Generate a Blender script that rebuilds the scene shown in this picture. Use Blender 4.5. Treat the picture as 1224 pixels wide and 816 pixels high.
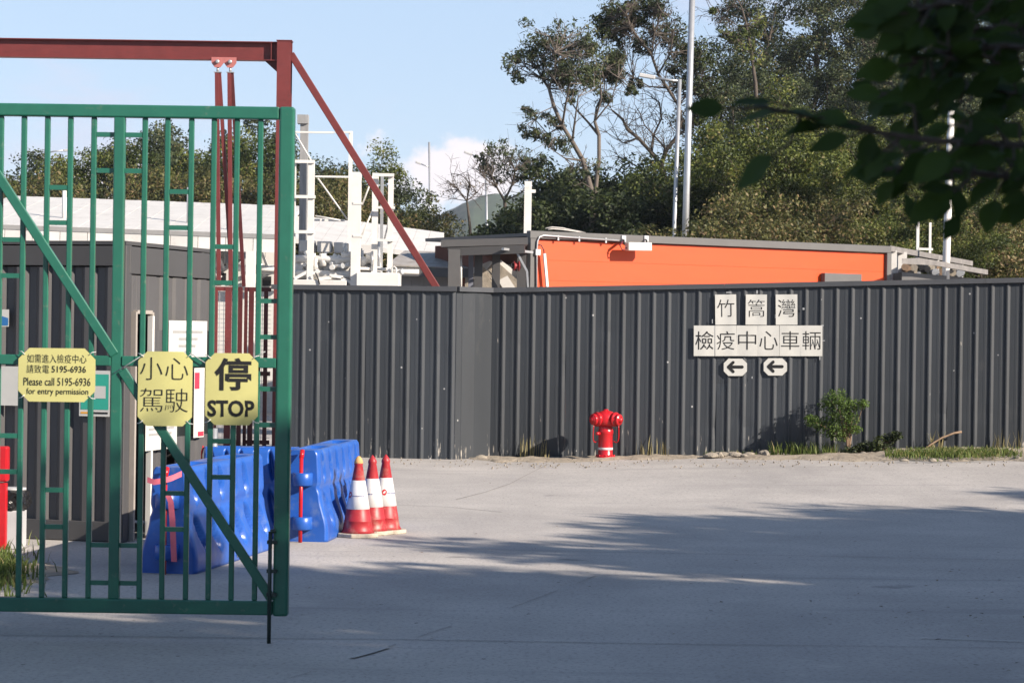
import bpy, bmesh, math, random
import numpy as np
from mathutils import Vector, Matrix, Euler

for o in list(bpy.data.objects):
    bpy.data.objects.remove(o)
scene = bpy.context.scene
COL = scene.collection
rad = math.radians

# ------------------------------------------------------------------ camera
FPX, PW, PH = 2700.0, 1224.0, 816.0
CAM = Vector((0, 0, 1.74))
ROLL, PITCH = rad(0.8), math.atan(-11.0 / FPX)
RM = (Matrix.Rotation(rad(90) + PITCH, 3, 'X') @ Matrix.Rotation(ROLL, 3, 'Z'))
cam_d = bpy.data.cameras.new('camera')
cam = bpy.data.objects.new('camera', cam_d)
COL.objects.link(cam)
cam.location = CAM
cam.rotation_euler = RM.to_euler()
cam_d.sensor_width = 36
cam_d.lens = 36 * FPX / PW
cam_d.clip_end = 9000
cam_d.clip_start = 0.05
cam_d.dof.use_dof = True
cam_d.dof.focus_distance = 24
cam_d.dof.aperture_fstop = 9.5
scene.camera = cam

# ------------------------------------------------------------------ light
SUN_EL = rad(26.5)
UX, UY = -0.85, 0.527                       # direction the light travels on the ground
world = bpy.data.worlds.new("World")
scene.world = world
world.use_nodes = True
wn, wl = world.node_tree.nodes, world.node_tree.links
wn.clear()
w_out = wn.new('ShaderNodeOutputWorld')
w_bg = wn.new('ShaderNodeBackground')
w_bg.inputs['Strength'].default_value = 0.082
sky = wn.new('ShaderNodeTexSky')
sky.sky_type = 'NISHITA'
sky.sun_disc = False
sky.sun_elevation = SUN_EL
sky.sun_rotation = math.atan2(-UX, -UY)     # from +Y, clockwise
sky.air_density = 1.0
sky.dust_density = 0.25
sky.ozone_density = 1.0


def W(kind, **kw):
    n = wn.new(kind)
    for k, v in kw.items():
        setattr(n, k, v)
    return n


tc = W('ShaderNodeTexCoord')
sep = W('ShaderNodeSeparateXYZ')
wl.new(tc.outputs['Generated'], sep.inputs[0])


def wmath(op, a, b=None, clamp=False):
    n = W('ShaderNodeMath', operation=op, use_clamp=clamp)
    for i, x in enumerate((a, b)):
        if x is None:
            continue
        if isinstance(x, (int, float)):
            n.inputs[i].default_value = x
        else:
            wl.new(x, n.inputs[i])
    return n.outputs[0]


def wnoise(scale, detail, rough, stretch, off):
    mp = W('ShaderNodeMapping')
    mp.inputs['Location'].default_value = off
    mp.inputs['Scale'].default_value = stretch
    wl.new(tc.outputs['Generated'], mp.inputs[0])
    n = W('ShaderNodeTexNoise')
    n.inputs['Scale'].default_value = scale
    n.inputs['Detail'].default_value = detail
    n.inputs['Roughness'].default_value = rough
    wl.new(mp.outputs[0], n.inputs['Vector'])
    return n.outputs['Fac']


def wramp(x, a, b):
    n = W('ShaderNodeMapRange', interpolation_type='SMOOTHSTEP')
    n.inputs['From Min'].default_value = a
    n.inputs['From Max'].default_value = b
    wl.new(x, n.inputs['Value'])
    return n.outputs['Result']


elev = sep.outputs['Z']
CUM_OFF = (0.112, 0.6, 0.42)
# cumulus low over the horizon all round, thin veils higher up
cum = wnoise(13, 7, 0.60, (1, 1, 1.15), CUM_OFF)
band = wmath('MULTIPLY', wramp(elev, 0.12, 0.06), wramp(elev, -0.05, 0.0))
cumf = wramp(wmath('ADD', cum, wmath('MULTIPLY', wmath('SUBTRACT', band, 1.0), 0.30)), 0.475, 0.56)
veil = wramp(wnoise(9, 5, 0.6, (1, 1, 3.0), (3.1, 0.4, 2.2)), 0.50, 0.74)
mix1 = W('ShaderNodeMixRGB')
mix1.inputs['Color2'].default_value = (4.6, 4.5, 5.5, 1)
mix0 = W('ShaderNodeMixRGB')          # even pale air low over the horizon, all round
mix0.inputs['Color2'].default_value = (3.05, 4.0, 5.65, 1)
wl.new(sky.outputs[0], mix0.inputs['Color1'])
wl.new(wmath('MULTIPLY', wramp(elev, 0.45, 0.10), 0.72), mix0.inputs['Fac'])
wl.new(mix0.outputs[0], mix1.inputs['Color1'])
wl.new(wmath('MULTIPLY', veil, 0.6), mix1.inputs['Fac'])
mix2 = W('ShaderNodeMixRGB')
mix2.inputs['Color2'].default_value = (6.5, 6.0, 6.15, 1)
wl.new(mix1.outputs[0], mix2.inputs['Color1'])
wl.new(wmath('MULTIPLY', cumf, 0.95), mix2.inputs['Fac'])
wl.new(mix2.outputs[0], w_bg.inputs['Color'])
wl.new(w_bg.outputs[0], w_out.inputs[0])

sun_d = bpy.data.lights.new('sun', 'SUN')
sun_d.energy = 5.0
sun_d.angle = rad(0.5)
sun_d.color = (1.0, 0.885, 0.755)
sun = bpy.data.objects.new('sun', sun_d)
COL.objects.link(sun)
sun.location = (20, -12, 20)
ld = Vector((UX * math.cos(SUN_EL), UY * math.cos(SUN_EL), -math.sin(SUN_EL)))
sun.rotation_euler = ld.to_track_quat('-Z', 'Y').to_euler()

vs = scene.view_settings
vs.view_transform = 'Standard'
vs.look = 'None'
vs.exposure = 1.04
vs.gamma = 1
vs.use_curve_mapping = False
scene.cycles.use_denoising = True
scene.cycles.max_bounces = 6
scene.cycles.diffuse_bounces = 3
scene.cycles.glossy_bounces = 2
scene.cycles.transmission_bounces = 3
scene.cycles.volume_bounces = 0
scene.cycles.transparent_max_bounces = 8


# ------------------------------------------------------------------ pixel helpers
def ray(px, py):
    return RM @ Vector(((px - PW / 2) / FPX, -(py - PH / 2) / FPX, -1.0))


def at(px, py, d):
    """point on the vertical plane y = d"""
    r = ray(px, py)
    return CAM + r * (d / r.y)


def gnd(px, py, z=0.0):
    r = ray(px, py)
    return CAM + r * ((z - CAM.z) / r.z)


def hitv(px, py, A, B, off=0.0):
    """point on the vertical plane through A and B, moved off towards the camera"""
    e = Vector((B.x - A.x, B.y - A.y, 0)).normalized()
    n = Vector((e.y, -e.x, 0))
    r = ray(px, py)
    t = ((A - CAM).dot(n) + off) / r.dot(n)
    return CAM + r * t


# ------------------------------------------------------------------ materials
MATS = {}


def mat(name, col, rough=0.6, var=0.12, scale=6.0, metal=0.0, bump=0.0, bscale=60.0, spec=0.4, col2=None, stretch=None, dirt=None):
    """col: base colour; var: brightness variation by noise; dirt=(colour, lo, hi, scale): patches of another colour"""
    if name in MATS:
        return MATS[name]
    m = bpy.data.materials.new(name)
    m.use_nodes = True
    N, L = m.node_tree.nodes, m.node_tree.links
    b = N['Principled BSDF']
    b.inputs['Roughness'].default_value = rough
    b.inputs['Metallic'].default_value = metal
    b.inputs['Specular IOR Level'].default_value = spec
    g = N.new('ShaderNodeNewGeometry')
    mp = N.new('ShaderNodeMapping')
    if stretch:
        mp.inputs['Scale'].default_value = stretch
    L.new(g.outputs['Position'], mp.inputs[0])
    no = N.new('ShaderNodeTexNoise')
    no.inputs['Scale'].default_value = scale
    no.inputs['Detail'].default_value = 6
    no.inputs['Roughness'].default_value = 0.65
    L.new(mp.outputs[0], no.inputs['Vector'])
    mr = N.new('ShaderNodeMapRange')
    mr.inputs['From Min'].default_value = 0.3
    mr.inputs['From Max'].default_value = 0.7
    L.new(no.outputs['Fac'], mr.inputs['Value'])
    mx = N.new('ShaderNodeMixRGB')
    c2 = col2 or tuple(min(1, c * (1 + var)) for c in col)
    mx.inputs['Color1'].default_value = (*[c * (1 - var) for c in col], 1)
    mx.inputs['Color2'].default_value = (*c2, 1)
    L.new(mr.outputs[0], mx.inputs['Fac'])
    out = mx.outputs[0]
    if dirt:
        dc, lo, hi, ds = dirt[:4]
        dn = N.new('ShaderNodeTexNoise')
        dn.inputs['Scale'].default_value = ds
        dn.inputs['Detail'].default_value = 8
        dn.inputs['Roughness'].default_value = 0.7
        if len(dirt) > 4:
            mp2 = N.new('ShaderNodeMapping')
            mp2.inputs['Scale'].default_value = dirt[4]
            L.new(g.outputs['Position'], mp2.inputs[0])
            L.new(mp2.outputs[0], dn.inputs['Vector'])
        else:
            L.new(g.outputs['Position'], dn.inputs['Vector'])
        dr = N.new('ShaderNodeMapRange')
        dr.inputs['From Min'].default_value = lo
        dr.inputs['From Max'].default_value = hi
        L.new(dn.outputs['Fac'], dr.inputs['Value'])
        m2 = N.new('ShaderNodeMixRGB')
        m2.inputs['Color2'].default_value = (*dc, 1)
        L.new(out, m2.inputs['Color1'])
        L.new(dr.outputs[0], m2.inputs['Fac'])
        out = m2.outputs[0]
    L.new(out, b.inputs['Base Color'])
    if bump:
        bn = N.new('ShaderNodeTexNoise')
        bn.inputs['Scale'].default_value = bscale
        bn.inputs['Detail'].default_value = 4
        L.new(g.outputs['Position'], bn.inputs['Vector'])
        bp = N.new('ShaderNodeBump')
        bp.inputs['Strength'].default_value = bump
        bp.inputs['Distance'].default_value = 0.02
        L.new(bn.outputs['Fac'], bp.inputs['Height'])
        L.new(bp.outputs[0], b.inputs['Normal'])
    MATS[name] = m
    return m


def leaf_mat(name, dark, light, brown=None, bfrac=0.0, trans=0.3):
    m = bpy.data.materials.new(name)
    m.use_nodes = True
    N, L = m.node_tree.nodes, m.node_tree.links
    N.clear()
    out = N.new('ShaderNodeOutputMaterial')
    a = N.new('ShaderNodeAttribute')
    a.attribute_name = 'tint'
    r = N.new('ShaderNodeValToRGB')
    e = r.color_ramp.elements
    e[0].position, e[0].color = 0.15, (*dark, 1)
    e[1].position, e[1].color = (0.85 - bfrac), (*light, 1)
    if brown:
        x = e.new(1.0 - bfrac * 0.6)
        x.color = (*brown, 1)
    L.new(a.outputs['Fac'], r.inputs[0])
    d = N.new('ShaderNodeBsdfPrincipled')
    d.inputs['Roughness'].default_value = 0.55
    d.inputs['Specular IOR Level'].default_value = 0.25
    t = N.new('ShaderNodeBsdfTranslucent')
    mx = N.new('ShaderNodeMixShader')
    mx.inputs[0].default_value = trans
    L.new(r.outputs[0], d.inputs['Base Color'])
    L.new(r.outputs[0], t.inputs['Color'])
    L.new(d.outputs[0], mx.inputs[1])
    L.new(t.outputs[0], mx.inputs[2])
    L.new(mx.outputs[0], out.inputs[0])
    return m


# ------------------------------------------------------------------ object helpers
def tag(o, label=None, cat=None, group=None, kind=None):
    if label:
        o['label'] = label
    if cat:
        o['category'] = cat
    if group:
        o['group'] = group
    if kind:
        o['kind'] = kind
    return o


def thing(name, label, cat, loc=(0, 0, 0), rz=0.0, group=None):
    o = bpy.data.objects.new(name, None)
    o.empty_display_size = 0.2
    COL.objects.link(o)
    o.location = loc
    o.rotation_euler = (0, 0, rz)
    return tag(o, label, cat, group)


def link_mesh(name, me, m, parent=None, loc=None):
    o = bpy.data.objects.new(name, me)
    COL.objects.link(o)
    if m is not None and not me.materials:
        for q in (m if isinstance(m, (list, tuple)) else [m]):
            me.materials.append(q)
    if parent is not None:
        o.parent = parent
    if loc is not None:
        o.location = loc
    return o


def copy_tree(o, parent=None):
    c = o.copy()
    COL.objects.link(c)
    c.parent = parent
    for ch in list(o.children):
        copy_tree(ch, c)
    return c


class MB:
    """collects shapes into one bmesh; world coordinates unless the parent has its own frame"""

    def __init__(self):
        self.bm = bmesh.new()

    def box(self, c, s, rot=None, mi=0):
        M = Matrix.Translation(Vector(c)) @ (rot.to_4x4() if rot is not None else Matrix.Identity(4)) @ Matrix.Diagonal((*s, 1))
        r = bmesh.ops.create_cube(self.bm, size=1.0, matrix=M)
        if mi:
            for f in {f for v in r['verts'] for f in v.link_faces}:
                f.material_index = mi
        return self

    def box2(self, a, b):
        a, b = Vector(a), Vector(b)
        return self.box((a + b) / 2, [abs(q) for q in (b - a)])

    def bar(self, p, q, w, h, up=(0, -1, 0)):
        """rectangular bar from p to q; w across, h along 'up'"""
        p, q = Vector(p), Vector(q)
        z = (q - p).normalized()
        u = Vector(up)
        x = z.cross(u)
        if x.length < 1e-5:
            x = z.cross(Vector((1, 0, 0)))
        x.normalize()
        y = z.cross(x)
        R = Matrix((x, y, z)).transposed()
        return self.box((p + q) / 2, (w, h, (q - p).length), R)

    def tube(self, pts, r, n=8, cap=True):
        pts = [Vector(p) for p in pts]
        rs = r if isinstance(r, (list, tuple)) else [r] * len(pts)
        rings = []
        for i, p in enumerate(pts):
            a = pts[max(i - 1, 0)]
            b = pts[min(i + 1, len(pts) - 1)]
            t = (b - a).normalized()
            u = t.orthogonal() if i == 0 else (u - t * u.dot(t))
            if u.length < 1e-6:
                u = t.orthogonal()
            u.normalize()
            v = t.cross(u)
            rings.append([self.bm.verts.new(p + (u * math.cos(2 * math.pi * k / n) + v * math.sin(2 * math.pi * k / n)) * rs[i]) for k in range(n)])
        for a, b in zip(rings, rings[1:]):
            for k in range(n):
                f = self.bm.faces.new((a[k], a[(k + 1) % n], b[(k + 1) % n], b[k]))
                f.smooth = True
        if cap:
            self.bm.faces.new(rings[0][::-1])
            self.bm.faces.new(rings[-1])
        return self

    def lathe(self, prof, o=(0, 0, 0), n=24, axis=None, smooth=True):
        """prof: (radius, height) from bottom up; axis: direction of height"""
        o = Vector(o)
        z = Vector(axis or (0, 0, 1)).normalized()
        x = z.orthogonal().normalized()
        y = z.cross(x)
        rings = []
        for r, h in prof:
            rings.append([self.bm.verts.new(o + z * h + (x * math.cos(2 * math.pi * k / n) + y * math.sin(2 * math.pi * k / n)) * max(r, 1e-4)) for k in range(n)])
        for a, b in zip(rings, rings[1:]):
            for k in range(n):
                f = self.bm.faces.new((a[k], a[(k + 1) % n], b[(k + 1) % n], b[k]))
                f.smooth = smooth
        self.bm.faces.new(rings[0][::-1])
        self.bm.faces.new(rings[-1])
        return self

    def sheet(self, grid, smooth=False):
        """grid: rows of points"""
        vs_ = [[self.bm.verts.new(p) for p in row] for row in grid]
        for a, b in zip(vs_, vs_[1:]):
            for k in range(len(a) - 1):
                f = self.bm.faces.new((a[k], a[k + 1], b[k + 1], b[k]))
                f.smooth = smooth
        return self

    def poly(self, pts):
        self.bm.faces.new([self.bm.verts.new(p) for p in pts])
        return self

    def prism(self, pts, d):
        """extrude polygon pts by vector d"""
        d = Vector(d)
        a = [self.bm.verts.new(Vector(p)) for p in pts]
        b = [self.bm.verts.new(Vector(p) + d) for p in pts]
        self.bm.faces.new(a[::-1])
        self.bm.faces.new(b)
        for k in range(len(a)):
            self.bm.faces.new((a[k], a[(k + 1) % len(a)], b[(k + 1) % len(a)], b[k]))
        return self

    def build(self, name, m, parent=None, bevel=0.0, seg=1, origin=None, local=False):
        if bevel:
            bmesh.ops.bevel(self.bm, geom=list(self.bm.edges), offset=bevel, segments=seg, affect='EDGES', profile=0.5, clamp_overlap=True)
        bmesh.ops.recalc_face_normals(self.bm, faces=list(self.bm.faces))
        o0 = Vector((0, 0, 0))
        if not local:
            if origin is not None:
                o0 = Vector(origin)
            elif parent is None:
                xs = [v.co for v in self.bm.verts]
                lo = Vector([min(v[i] for v in xs) for i in range(3)])
                hi = Vector([max(v[i] for v in xs) for i in range(3)])
                o0 = Vector(((lo.x + hi.x) / 2, (lo.y + hi.y) / 2, lo.z))
            else:
                q = parent
                while q is not None:
                    o0 += q.location
                    q = q.parent
        if o0.length:
            bmesh.ops.translate(self.bm, verts=list(self.bm.verts), vec=-o0)
        me = bpy.data.meshes.new(name)
        self.bm.to_mesh(me)
        self.bm.free()
        o = link_mesh(name, me, m, parent)
        if parent is None and not local:
            o.location = o0
        return o


def np_mesh(name, V, F, tint=None, smooth=False):
    me = bpy.data.meshes.new(name)
    V = np.asarray(V, np.float32)
    F = np.asarray(F, np.int32)
    k = F.shape[1]
    me.vertices.add(len(V))
    me.vertices.foreach_set('co', V.ravel())
    me.loops.add(F.size)
    me.loops.foreach_set('vertex_index', F.ravel())
    me.polygons.add(len(F))
    me.polygons.foreach_set('loop_start', np.arange(0, F.size, k, dtype=np.int32))
    if tint is not None:
        a = me.attributes.new('tint', 'FLOAT', 'POINT')
        a.data.foreach_set('value', np.asarray(tint, np.float32))
    me.update(calc_edges=True)
    return me


# text -----------------------------------------------------------------
def text_geo(s, offset=0.0, res=3):
    cu = bpy.data.curves.new('t', 'FONT')
    cu.body = s
    cu.resolution_u = res
    cu.offset = offset
    o = bpy.data.objects.new('t', cu)
    COL.objects.link(o)
    bpy.context.view_layer.update()
    dg = bpy.context.evaluated_depsgraph_get()
    me = bpy.data.meshes.new_from_object(o.evaluated_get(dg))
    V = np.array([v.co[:] for v in me.vertices], float)
    F = [tuple(p.vertices) for p in me.polygons]
    bpy.data.objects.remove(o)
    bpy.data.curves.remove(cu)
    bpy.data.meshes.remove(me)
    return V[:, :2], F


class Frame:
    """a flat (or gently bent) sheet's own frame: u right, v up, n towards the viewer"""

    def __init__(self, o, ex, ez, n, bend=None):
        self.o, self.ex, self.ez, self.n = Vector(o), Vector(ex).normalized(), Vector(ez).normalized(), Vector(n).normalized()
        self.bend = bend or (lambda u, v: 0.0)

    def p(self, u, v, h=0.0):
        return self.o + self.ex * u + self.ez * v + self.n * (h + self.bend(u, v))


def lettering(fr, items, m, parent, h=0.0015, name='lettering'):
    """items: (text, centre u, centre v, width, height, offset); one object per line of text"""
    for s, cu_, cv_, w, hh, off in items:
        mb = MB()
        V, F = text_geo(s, off)
        lo, hi = V.min(0), V.max(0)
        c, sz = (lo + hi) / 2, np.maximum(hi - lo, 1e-6)
        ww = w if w else hh * sz[0] / sz[1]
        h2 = hh if hh else w * sz[1] / sz[0]
        vs_ = [mb.bm.verts.new(fr.p(cu_ + (x - c[0]) / sz[0] * ww, cv_ + (y - c[1]) / sz[1] * h2, h)) for x, y in V]
        for f in F:
            try:
                mb.bm.faces.new([vs_[i] for i in f])
            except ValueError:
                pass
        mb.build(name, m, parent)


def cut_sheet(fr, w, h, cut, t=0.0015, n=10):
    """laminated sheet with cut corners, thin but with a back and rim"""
    mb = MB()
    rows = ([-h / 2] + [(-h / 2 + cut) + (h - 2 * cut) * i / n for i in range(n + 1)] + [h / 2]) if cut else [-h / 2 + h * i / n for i in range(n + 1)]
    front, back = [], []
    for v in rows:
        hw = w / 2 - (max(0, cut - (h / 2 - abs(v))) if cut else 0)
        front.append([fr.p(hw * (2 * k / n - 1), v, 0) for k in range(n + 1)])
        back.append([fr.p(hw * (2 * k / n - 1), v, -t) for k in range(n + 1)])
    mb.sheet(front, not cut or n > 12)
    mb.sheet(back, not cut or n > 12)
    rim = front[0] + [r[-1] for r in front[1:]] + front[-1][::-1][1:] + [r[0] for r in front[::-1][1:-1]]
    rimb = back[0] + [r[-1] for r in back[1:]] + back[-1][::-1][1:] + [r[0] for r in back[::-1][1:-1]]
    mb.sheet([rim + rim[:1], rimb + rimb[:1]])
    return mb


# ------------------------------------------------------------------ shared materials
M = dict(
    green=mat('green_gloss_paint', (0.017, 0.120, 0.080), 0.32, 0.10, 9, spec=0.5, dirt=((0.11, 0.16, 0.12), 0.60, 0.74, 16)),
    red=mat('red_oxide_paint', (0.135, 0.026, 0.025), 0.5, 0.15, 5, dirt=((0.075, 0.018, 0.016), 0.55, 0.80, 4, (1, 1, 5))),
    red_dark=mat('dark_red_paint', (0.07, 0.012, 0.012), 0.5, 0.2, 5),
    anthracite=mat('anthracite_sheet', (0.034, 0.038, 0.045), 0.45, 0.13, 2.2, stretch=(1, 1, 0.35), spec=0.45),
    cap=mat('grey_cap_metal', (0.06, 0.063, 0.07), 0.45, 0.1, 3),
    white=mat('white_painted_steel', (0.62, 0.605, 0.575), 0.5, 0.07, 3, dirt=((0.36, 0.32, 0.27), 0.60, 0.85, 5)),
    offwhite=mat('cream_metal_roof', (0.54, 0.525, 0.50), 0.55, 0.08, 2, dirt=((0.30, 0.265, 0.22), 0.56, 0.85, 3)),
    galv=mat('galvanised_steel', (0.42, 0.43, 0.44), 0.38, 0.10, 8, metal=0.55),
    greypaint=mat('mid_grey_paint', (0.088, 0.086, 0.086), 0.5, 0.08, 3),
    orange=mat('orange_panel_paint', (0.56, 0.060, 0.008), 0.42, 0.05, 1.2, stretch=(1, 1, 6), dirt=((0.50, 0.078, 0.018), 0.60, 0.90, 2.5)),
    black=mat('black_plastic', (0.012, 0.012, 0.013), 0.4, 0.2, 8),
    ink=mat('black_ink', (0.012, 0.012, 0.012), 0.55, 0.05, 8),
    paper=mat('white_laminated_paper', (0.54, 0.535, 0.50), 0.32, 0.05, 5),
    yellow=mat('pale_yellow_laminated_card', (0.50, 0.475, 0.19), 0.30, 0.05, 6),
    blue=mat('blue_moulded_plastic', (0.015, 0.085, 0.37), 0.36, 0.12, 5, spec=0.5, dirt=((0.12, 0.18, 0.34), 0.54, 0.80, 6)),
    hydrant=mat('red_hydrant_paint', (0.42, 0.010, 0.016), 0.28, 0.10, 9, spec=0.5),
    conered=mat('cone_red_plastic', (0.30, 0.020, 0.026), 0.45, 0.15, 8, dirt=((0.32, 0.19, 0.15), 0.50, 0.78, 9)),
    conewhite=mat('cone_reflective_white', (0.56, 0.56, 0.56), 0.35, 0.06, 8, dirt=((0.38, 0.36, 0.33), 0.55, 0.82, 8)),
    conebase=mat('dusty_cone_base', (0.40, 0.35, 0.28), 0.8, 0.2, 12, bump=0.3),
    bark=mat('grey_brown_bark', (0.075, 0.060, 0.048), 0.85, 0.35, 7, bump=0.5),
    palebark=mat('pale_bark', (0.115, 0.095, 0.08), 0.8, 0.3, 5),
    twig=mat('dead_twig', (0.22, 0.15, 0.10), 0.85, 0.3, 9),
    stone=mat('pale_rubble', (0.25, 0.22, 0.18), 0.85, 0.25, 12, bump=0.6),
    tape=mat('clear_tape_residue', (0.30, 0.31, 0.32), 0.4, 0.1, 20),
)

# ================================================================== SETTING
def sstep(x, a, b):
    t = min(1, max(0, (x - a) / (b - a)))
    return t * t * (3 - 2 * t)


def gz(x, y):
    """height of the yard: level, rising a little to the right along the fence"""
    return 0.032 * max(0.0, min(x, 11) - 0.0) * sstep(y, 21, 30.5) * (1 - sstep(y, 34, 40))


# --- ground -------------------------------------------------------------
def ground_material():
    m = bpy.data.materials.new('weathered_concrete')
    m.use_nodes = True
    N, L = m.node_tree.nodes, m.node_tree.links
    b = N['Principled BSDF']
    b.inputs['Roughness'].default_value = 0.82
    b.inputs['Specular IOR Level'].default_value = 0.3
    g = N.new('ShaderNodeNewGeometry')

    def noise(scale, detail=6, rough=0.6, stretch=(1, 1, 1)):
        mp = N.new('ShaderNodeMapping')
        mp.inputs['Scale'].default_value = stretch
        L.new(g.outputs['Position'], mp.inputs[0])
        n = N.new('ShaderNodeTexNoise')
        n.inputs['Scale'].default_value = scale
        n.inputs['Detail'].default_value = detail
        n.inputs['Roughness'].default_value = rough
        L.new(mp.outputs[0], n.inputs['Vector'])
        return n.outputs['Fac']

    def mixc(fac, a, c, lo, hi):
        r = N.new('ShaderNodeMapRange')
        r.inputs['From Min'].default_value = lo
        r.inputs['From Max'].default_value = hi
        L.new(fac, r.inputs['Value'])
        x = N.new('ShaderNodeMixRGB')
        L.new(r.outputs[0], x.inputs['Fac'])
        if isinstance(a, tuple):
            x.inputs['Color1'].default_value = (*a, 1)
        else:
            L.new(a, x.inputs['Color1'])
        x.inputs['Color2'].default_value = (*c, 1)
        return x.outputs[0]

    c = mixc(noise(0.55, 7, 0.65), (0.340, 0.318, 0.300), (0.460, 0.430, 0.402), 0.33, 0.67)
    c = mixc(noise(0.35, 5, 0.6, (1, 0.25, 1)), c, (0.270, 0.254, 0.246), 0.50, 0.74)      # tyre-worn streaks
    c = mixc(noise(34, 3, 0.7), c, (0.20, 0.19, 0.18), 0.50, 0.74)                          # aggregate
    c = mixc(noise(1.7, 8, 0.75), c, (0.50, 0.468, 0.425), 0.58, 0.80)                        # dust
    c = mixc(noise(1.0, 6, 0.7, (0.10, 1.5, 1)), c, (0.25, 0.238, 0.232), 0.56, 0.74)         # old tyre drag marks
    c = mixc(noise(0.9, 4, 0.5), c, (0.185, 0.178, 0.172), 0.68, 0.74)                      # damp and oil stains
    vor = N.new('ShaderNodeTexVoronoi')
    vor.inputs['Scale'].default_value = 3.2
    L.new(g.outputs['Position'], vor.inputs['Vector'])
    c = mixc(vor.outputs['Distance'], c, (0.10, 0.095, 0.09), 0.052, 0.035)                  # drips and small stains
    L.new(c, b.inputs['Base Color'])
    bp = N.new('ShaderNodeBump')
    bp.inputs['Strength'].default_value = 0.35
    bp.inputs['Distance'].default_value = 0.01
    L.new(noise(45, 4, 0.7), bp.inputs['Height'])
    L.new(bp.outputs[0], b.inputs['Normal'])
    return m


xs = [-1400, -400, -120, -40] + [-14 + 0.5 * i for i in range(61)] + [24, 40, 120, 400, 1400]
ys = [-300, -80, -30] + [-12 + 0.5 * i for i in range(107)] + [50, 60, 80, 120, 400, 1400]
mb = MB()
mb.sheet([[Vector((x, y, gz(x, y))) for x in xs] for y in ys], True)
ground = mb.build('ground', ground_material(), origin=(0, 0, 0))
tag(ground, 'pale weathered concrete yard in front of the dark fence', 'ground', kind='structure')
joint_m = mat('joint_filler', (0.215, 0.205, 0.195), 0.9, 0.3, 9)
pale_m = mat('pale_cement_smear', (0.44, 0.42, 0.40), 0.9, 0.2, 5)


def strip_on_ground(pts, w, m, name, z=0.004):
    P = [gnd(*p) for p in pts]
    L_, R_ = [], []
    for i, p in enumerate(P):
        t = (P[min(i + 1, len(P) - 1)] - P[max(i - 1, 0)]).normalized()
        n = Vector((-t.y, t.x, 0)) * w * 0.5 * (0.6 + 0.8 * random.random())
        L_.append(p + n + Vector((0, 0, gz(p.x, p.y) + z)))
        R_.append(p - n + Vector((0, 0, gz(p.x, p.y) + z)))
    MB().sheet([L_, R_]).build(name, m, ground)


random.seed(4)
strip_on_ground([(-200, 757), (100, 760), (330, 763), (470, 764)], 0.013, joint_m, 'joint')
for seg in ([(345, 811), (372, 803)], [(430, 785), (455, 776), (474, 770)], [(500, 761), (540, 748)], [(612, 726), (650, 712), (668, 705)], [(690, 697), (712, 688)]):
    strip_on_ground(seg, 0.006, joint_m, 'crack')
strip_on_ground([(470, 764), (640, 767), (830, 770), (1010, 772), (1240, 775)], 0.009, joint_m, 'joint')
strip_on_ground([(500, 655), (700, 659), (900, 663), (1240, 670)], 0.009, joint_m, 'joint')
strip_on_ground([(420, 787), (440, 781), (462, 774)], 0.05, pale_m, 'cement_smear', 0.008)
strip_on_ground([(545, 597), (580, 588), (610, 578), (640, 563), (655, 556)], 0.012, joint_m, 'joint')
strip_on_ground([(1100, 763), (1160, 765), (1240, 768)], 0.016, pale_m, 'cement_smear', 0.008)
strip_on_ground([(470, 603), (540, 606), (600, 612)], 0.012, joint_m, 'joint')

# --- fence line ---------------------------------------------------------
FA = at(560, 546, 31.30)          # right run: A (corner) to B (beyond the frame)
FB = at(1224, 541, 30.45)
F_E = Vector((FB.x - FA.x, FB.y - FA.y, 0)).normalized()
F_N = Vector((F_E.y, -F_E.x, 0))  # towards the camera
LA = at(324, 548, 31.05)          # left run
LB = at(553, 549, 30.72)
L_E = Vector((LB.x - LA.x, LB.y - LA.y, 0)).normalized()
L_N = Vector((L_E.y, -L_E.x, 0))
FH = 2.35

# --- soil strip along the fence ------------------------------------------
soil_m = mat('sandy_soil', (0.30, 0.255, 0.20), 0.95, 0.25, 5, bump=0.8, bscale=25, dirt=((0.17, 0.13, 0.085), 0.55, 0.75, 3))
rng = np.random.default_rng(3)
mb = MB()
grid = []
NS = 120
for j in range(9):
    row = []
    for i in range(NS + 1):
        s = -0.3 + 12.0 * i / NS
        p = FA + F_E * s
        wid = 0.75 + 0.45 * math.sin(s * 0.9 + 0.5) ** 2 + 0.12 * math.sin(s * 5.1) + 0.07 * math.sin(s * 13.7) + 0.9 * sstep(s, 4.0, 6.5)
        if s < 0.5:
            wid *= max(0.15, s + 0.4)
        t = j / 8
        q = p + F_N * (wid * (1 - t) - 0.25 * t)
        bump = 0.008 + 0.018 * math.sin(t * 2.6) * (0.6 + 0.4 * math.sin(s * 3.3)) + 0.07 * sstep(s, 4.2, 6.5) * math.sin(t * 2.9) + 0.010 * rng.normal() * (0 < j < 8)
        if j == 0:
            bump = -0.01
        row.append(Vector((q.x, q.y, gz(q.x, q.y) + bump)))
    grid.append(row)
mb.sheet(grid, True)
soil = mb.build('soil_strip', soil_m, origin=(0, 0, 0))
tag(soil, 'strip of sandy soil along the foot of the dark fence', 'soil', kind='structure')


def soil_z(p):
    return gz(p.x, p.y) + 0.02


# --- far hill and slope ----------------------------------------------------
def noise2(x, y, seed=0):
    return sum(math.sin(x * f * 1.3 + seed + k) * math.cos(y * f + seed * 1.7 - k) / (1.7 ** k) for k, f in enumerate((1, 2.1, 4.3, 8.7)))


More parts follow.
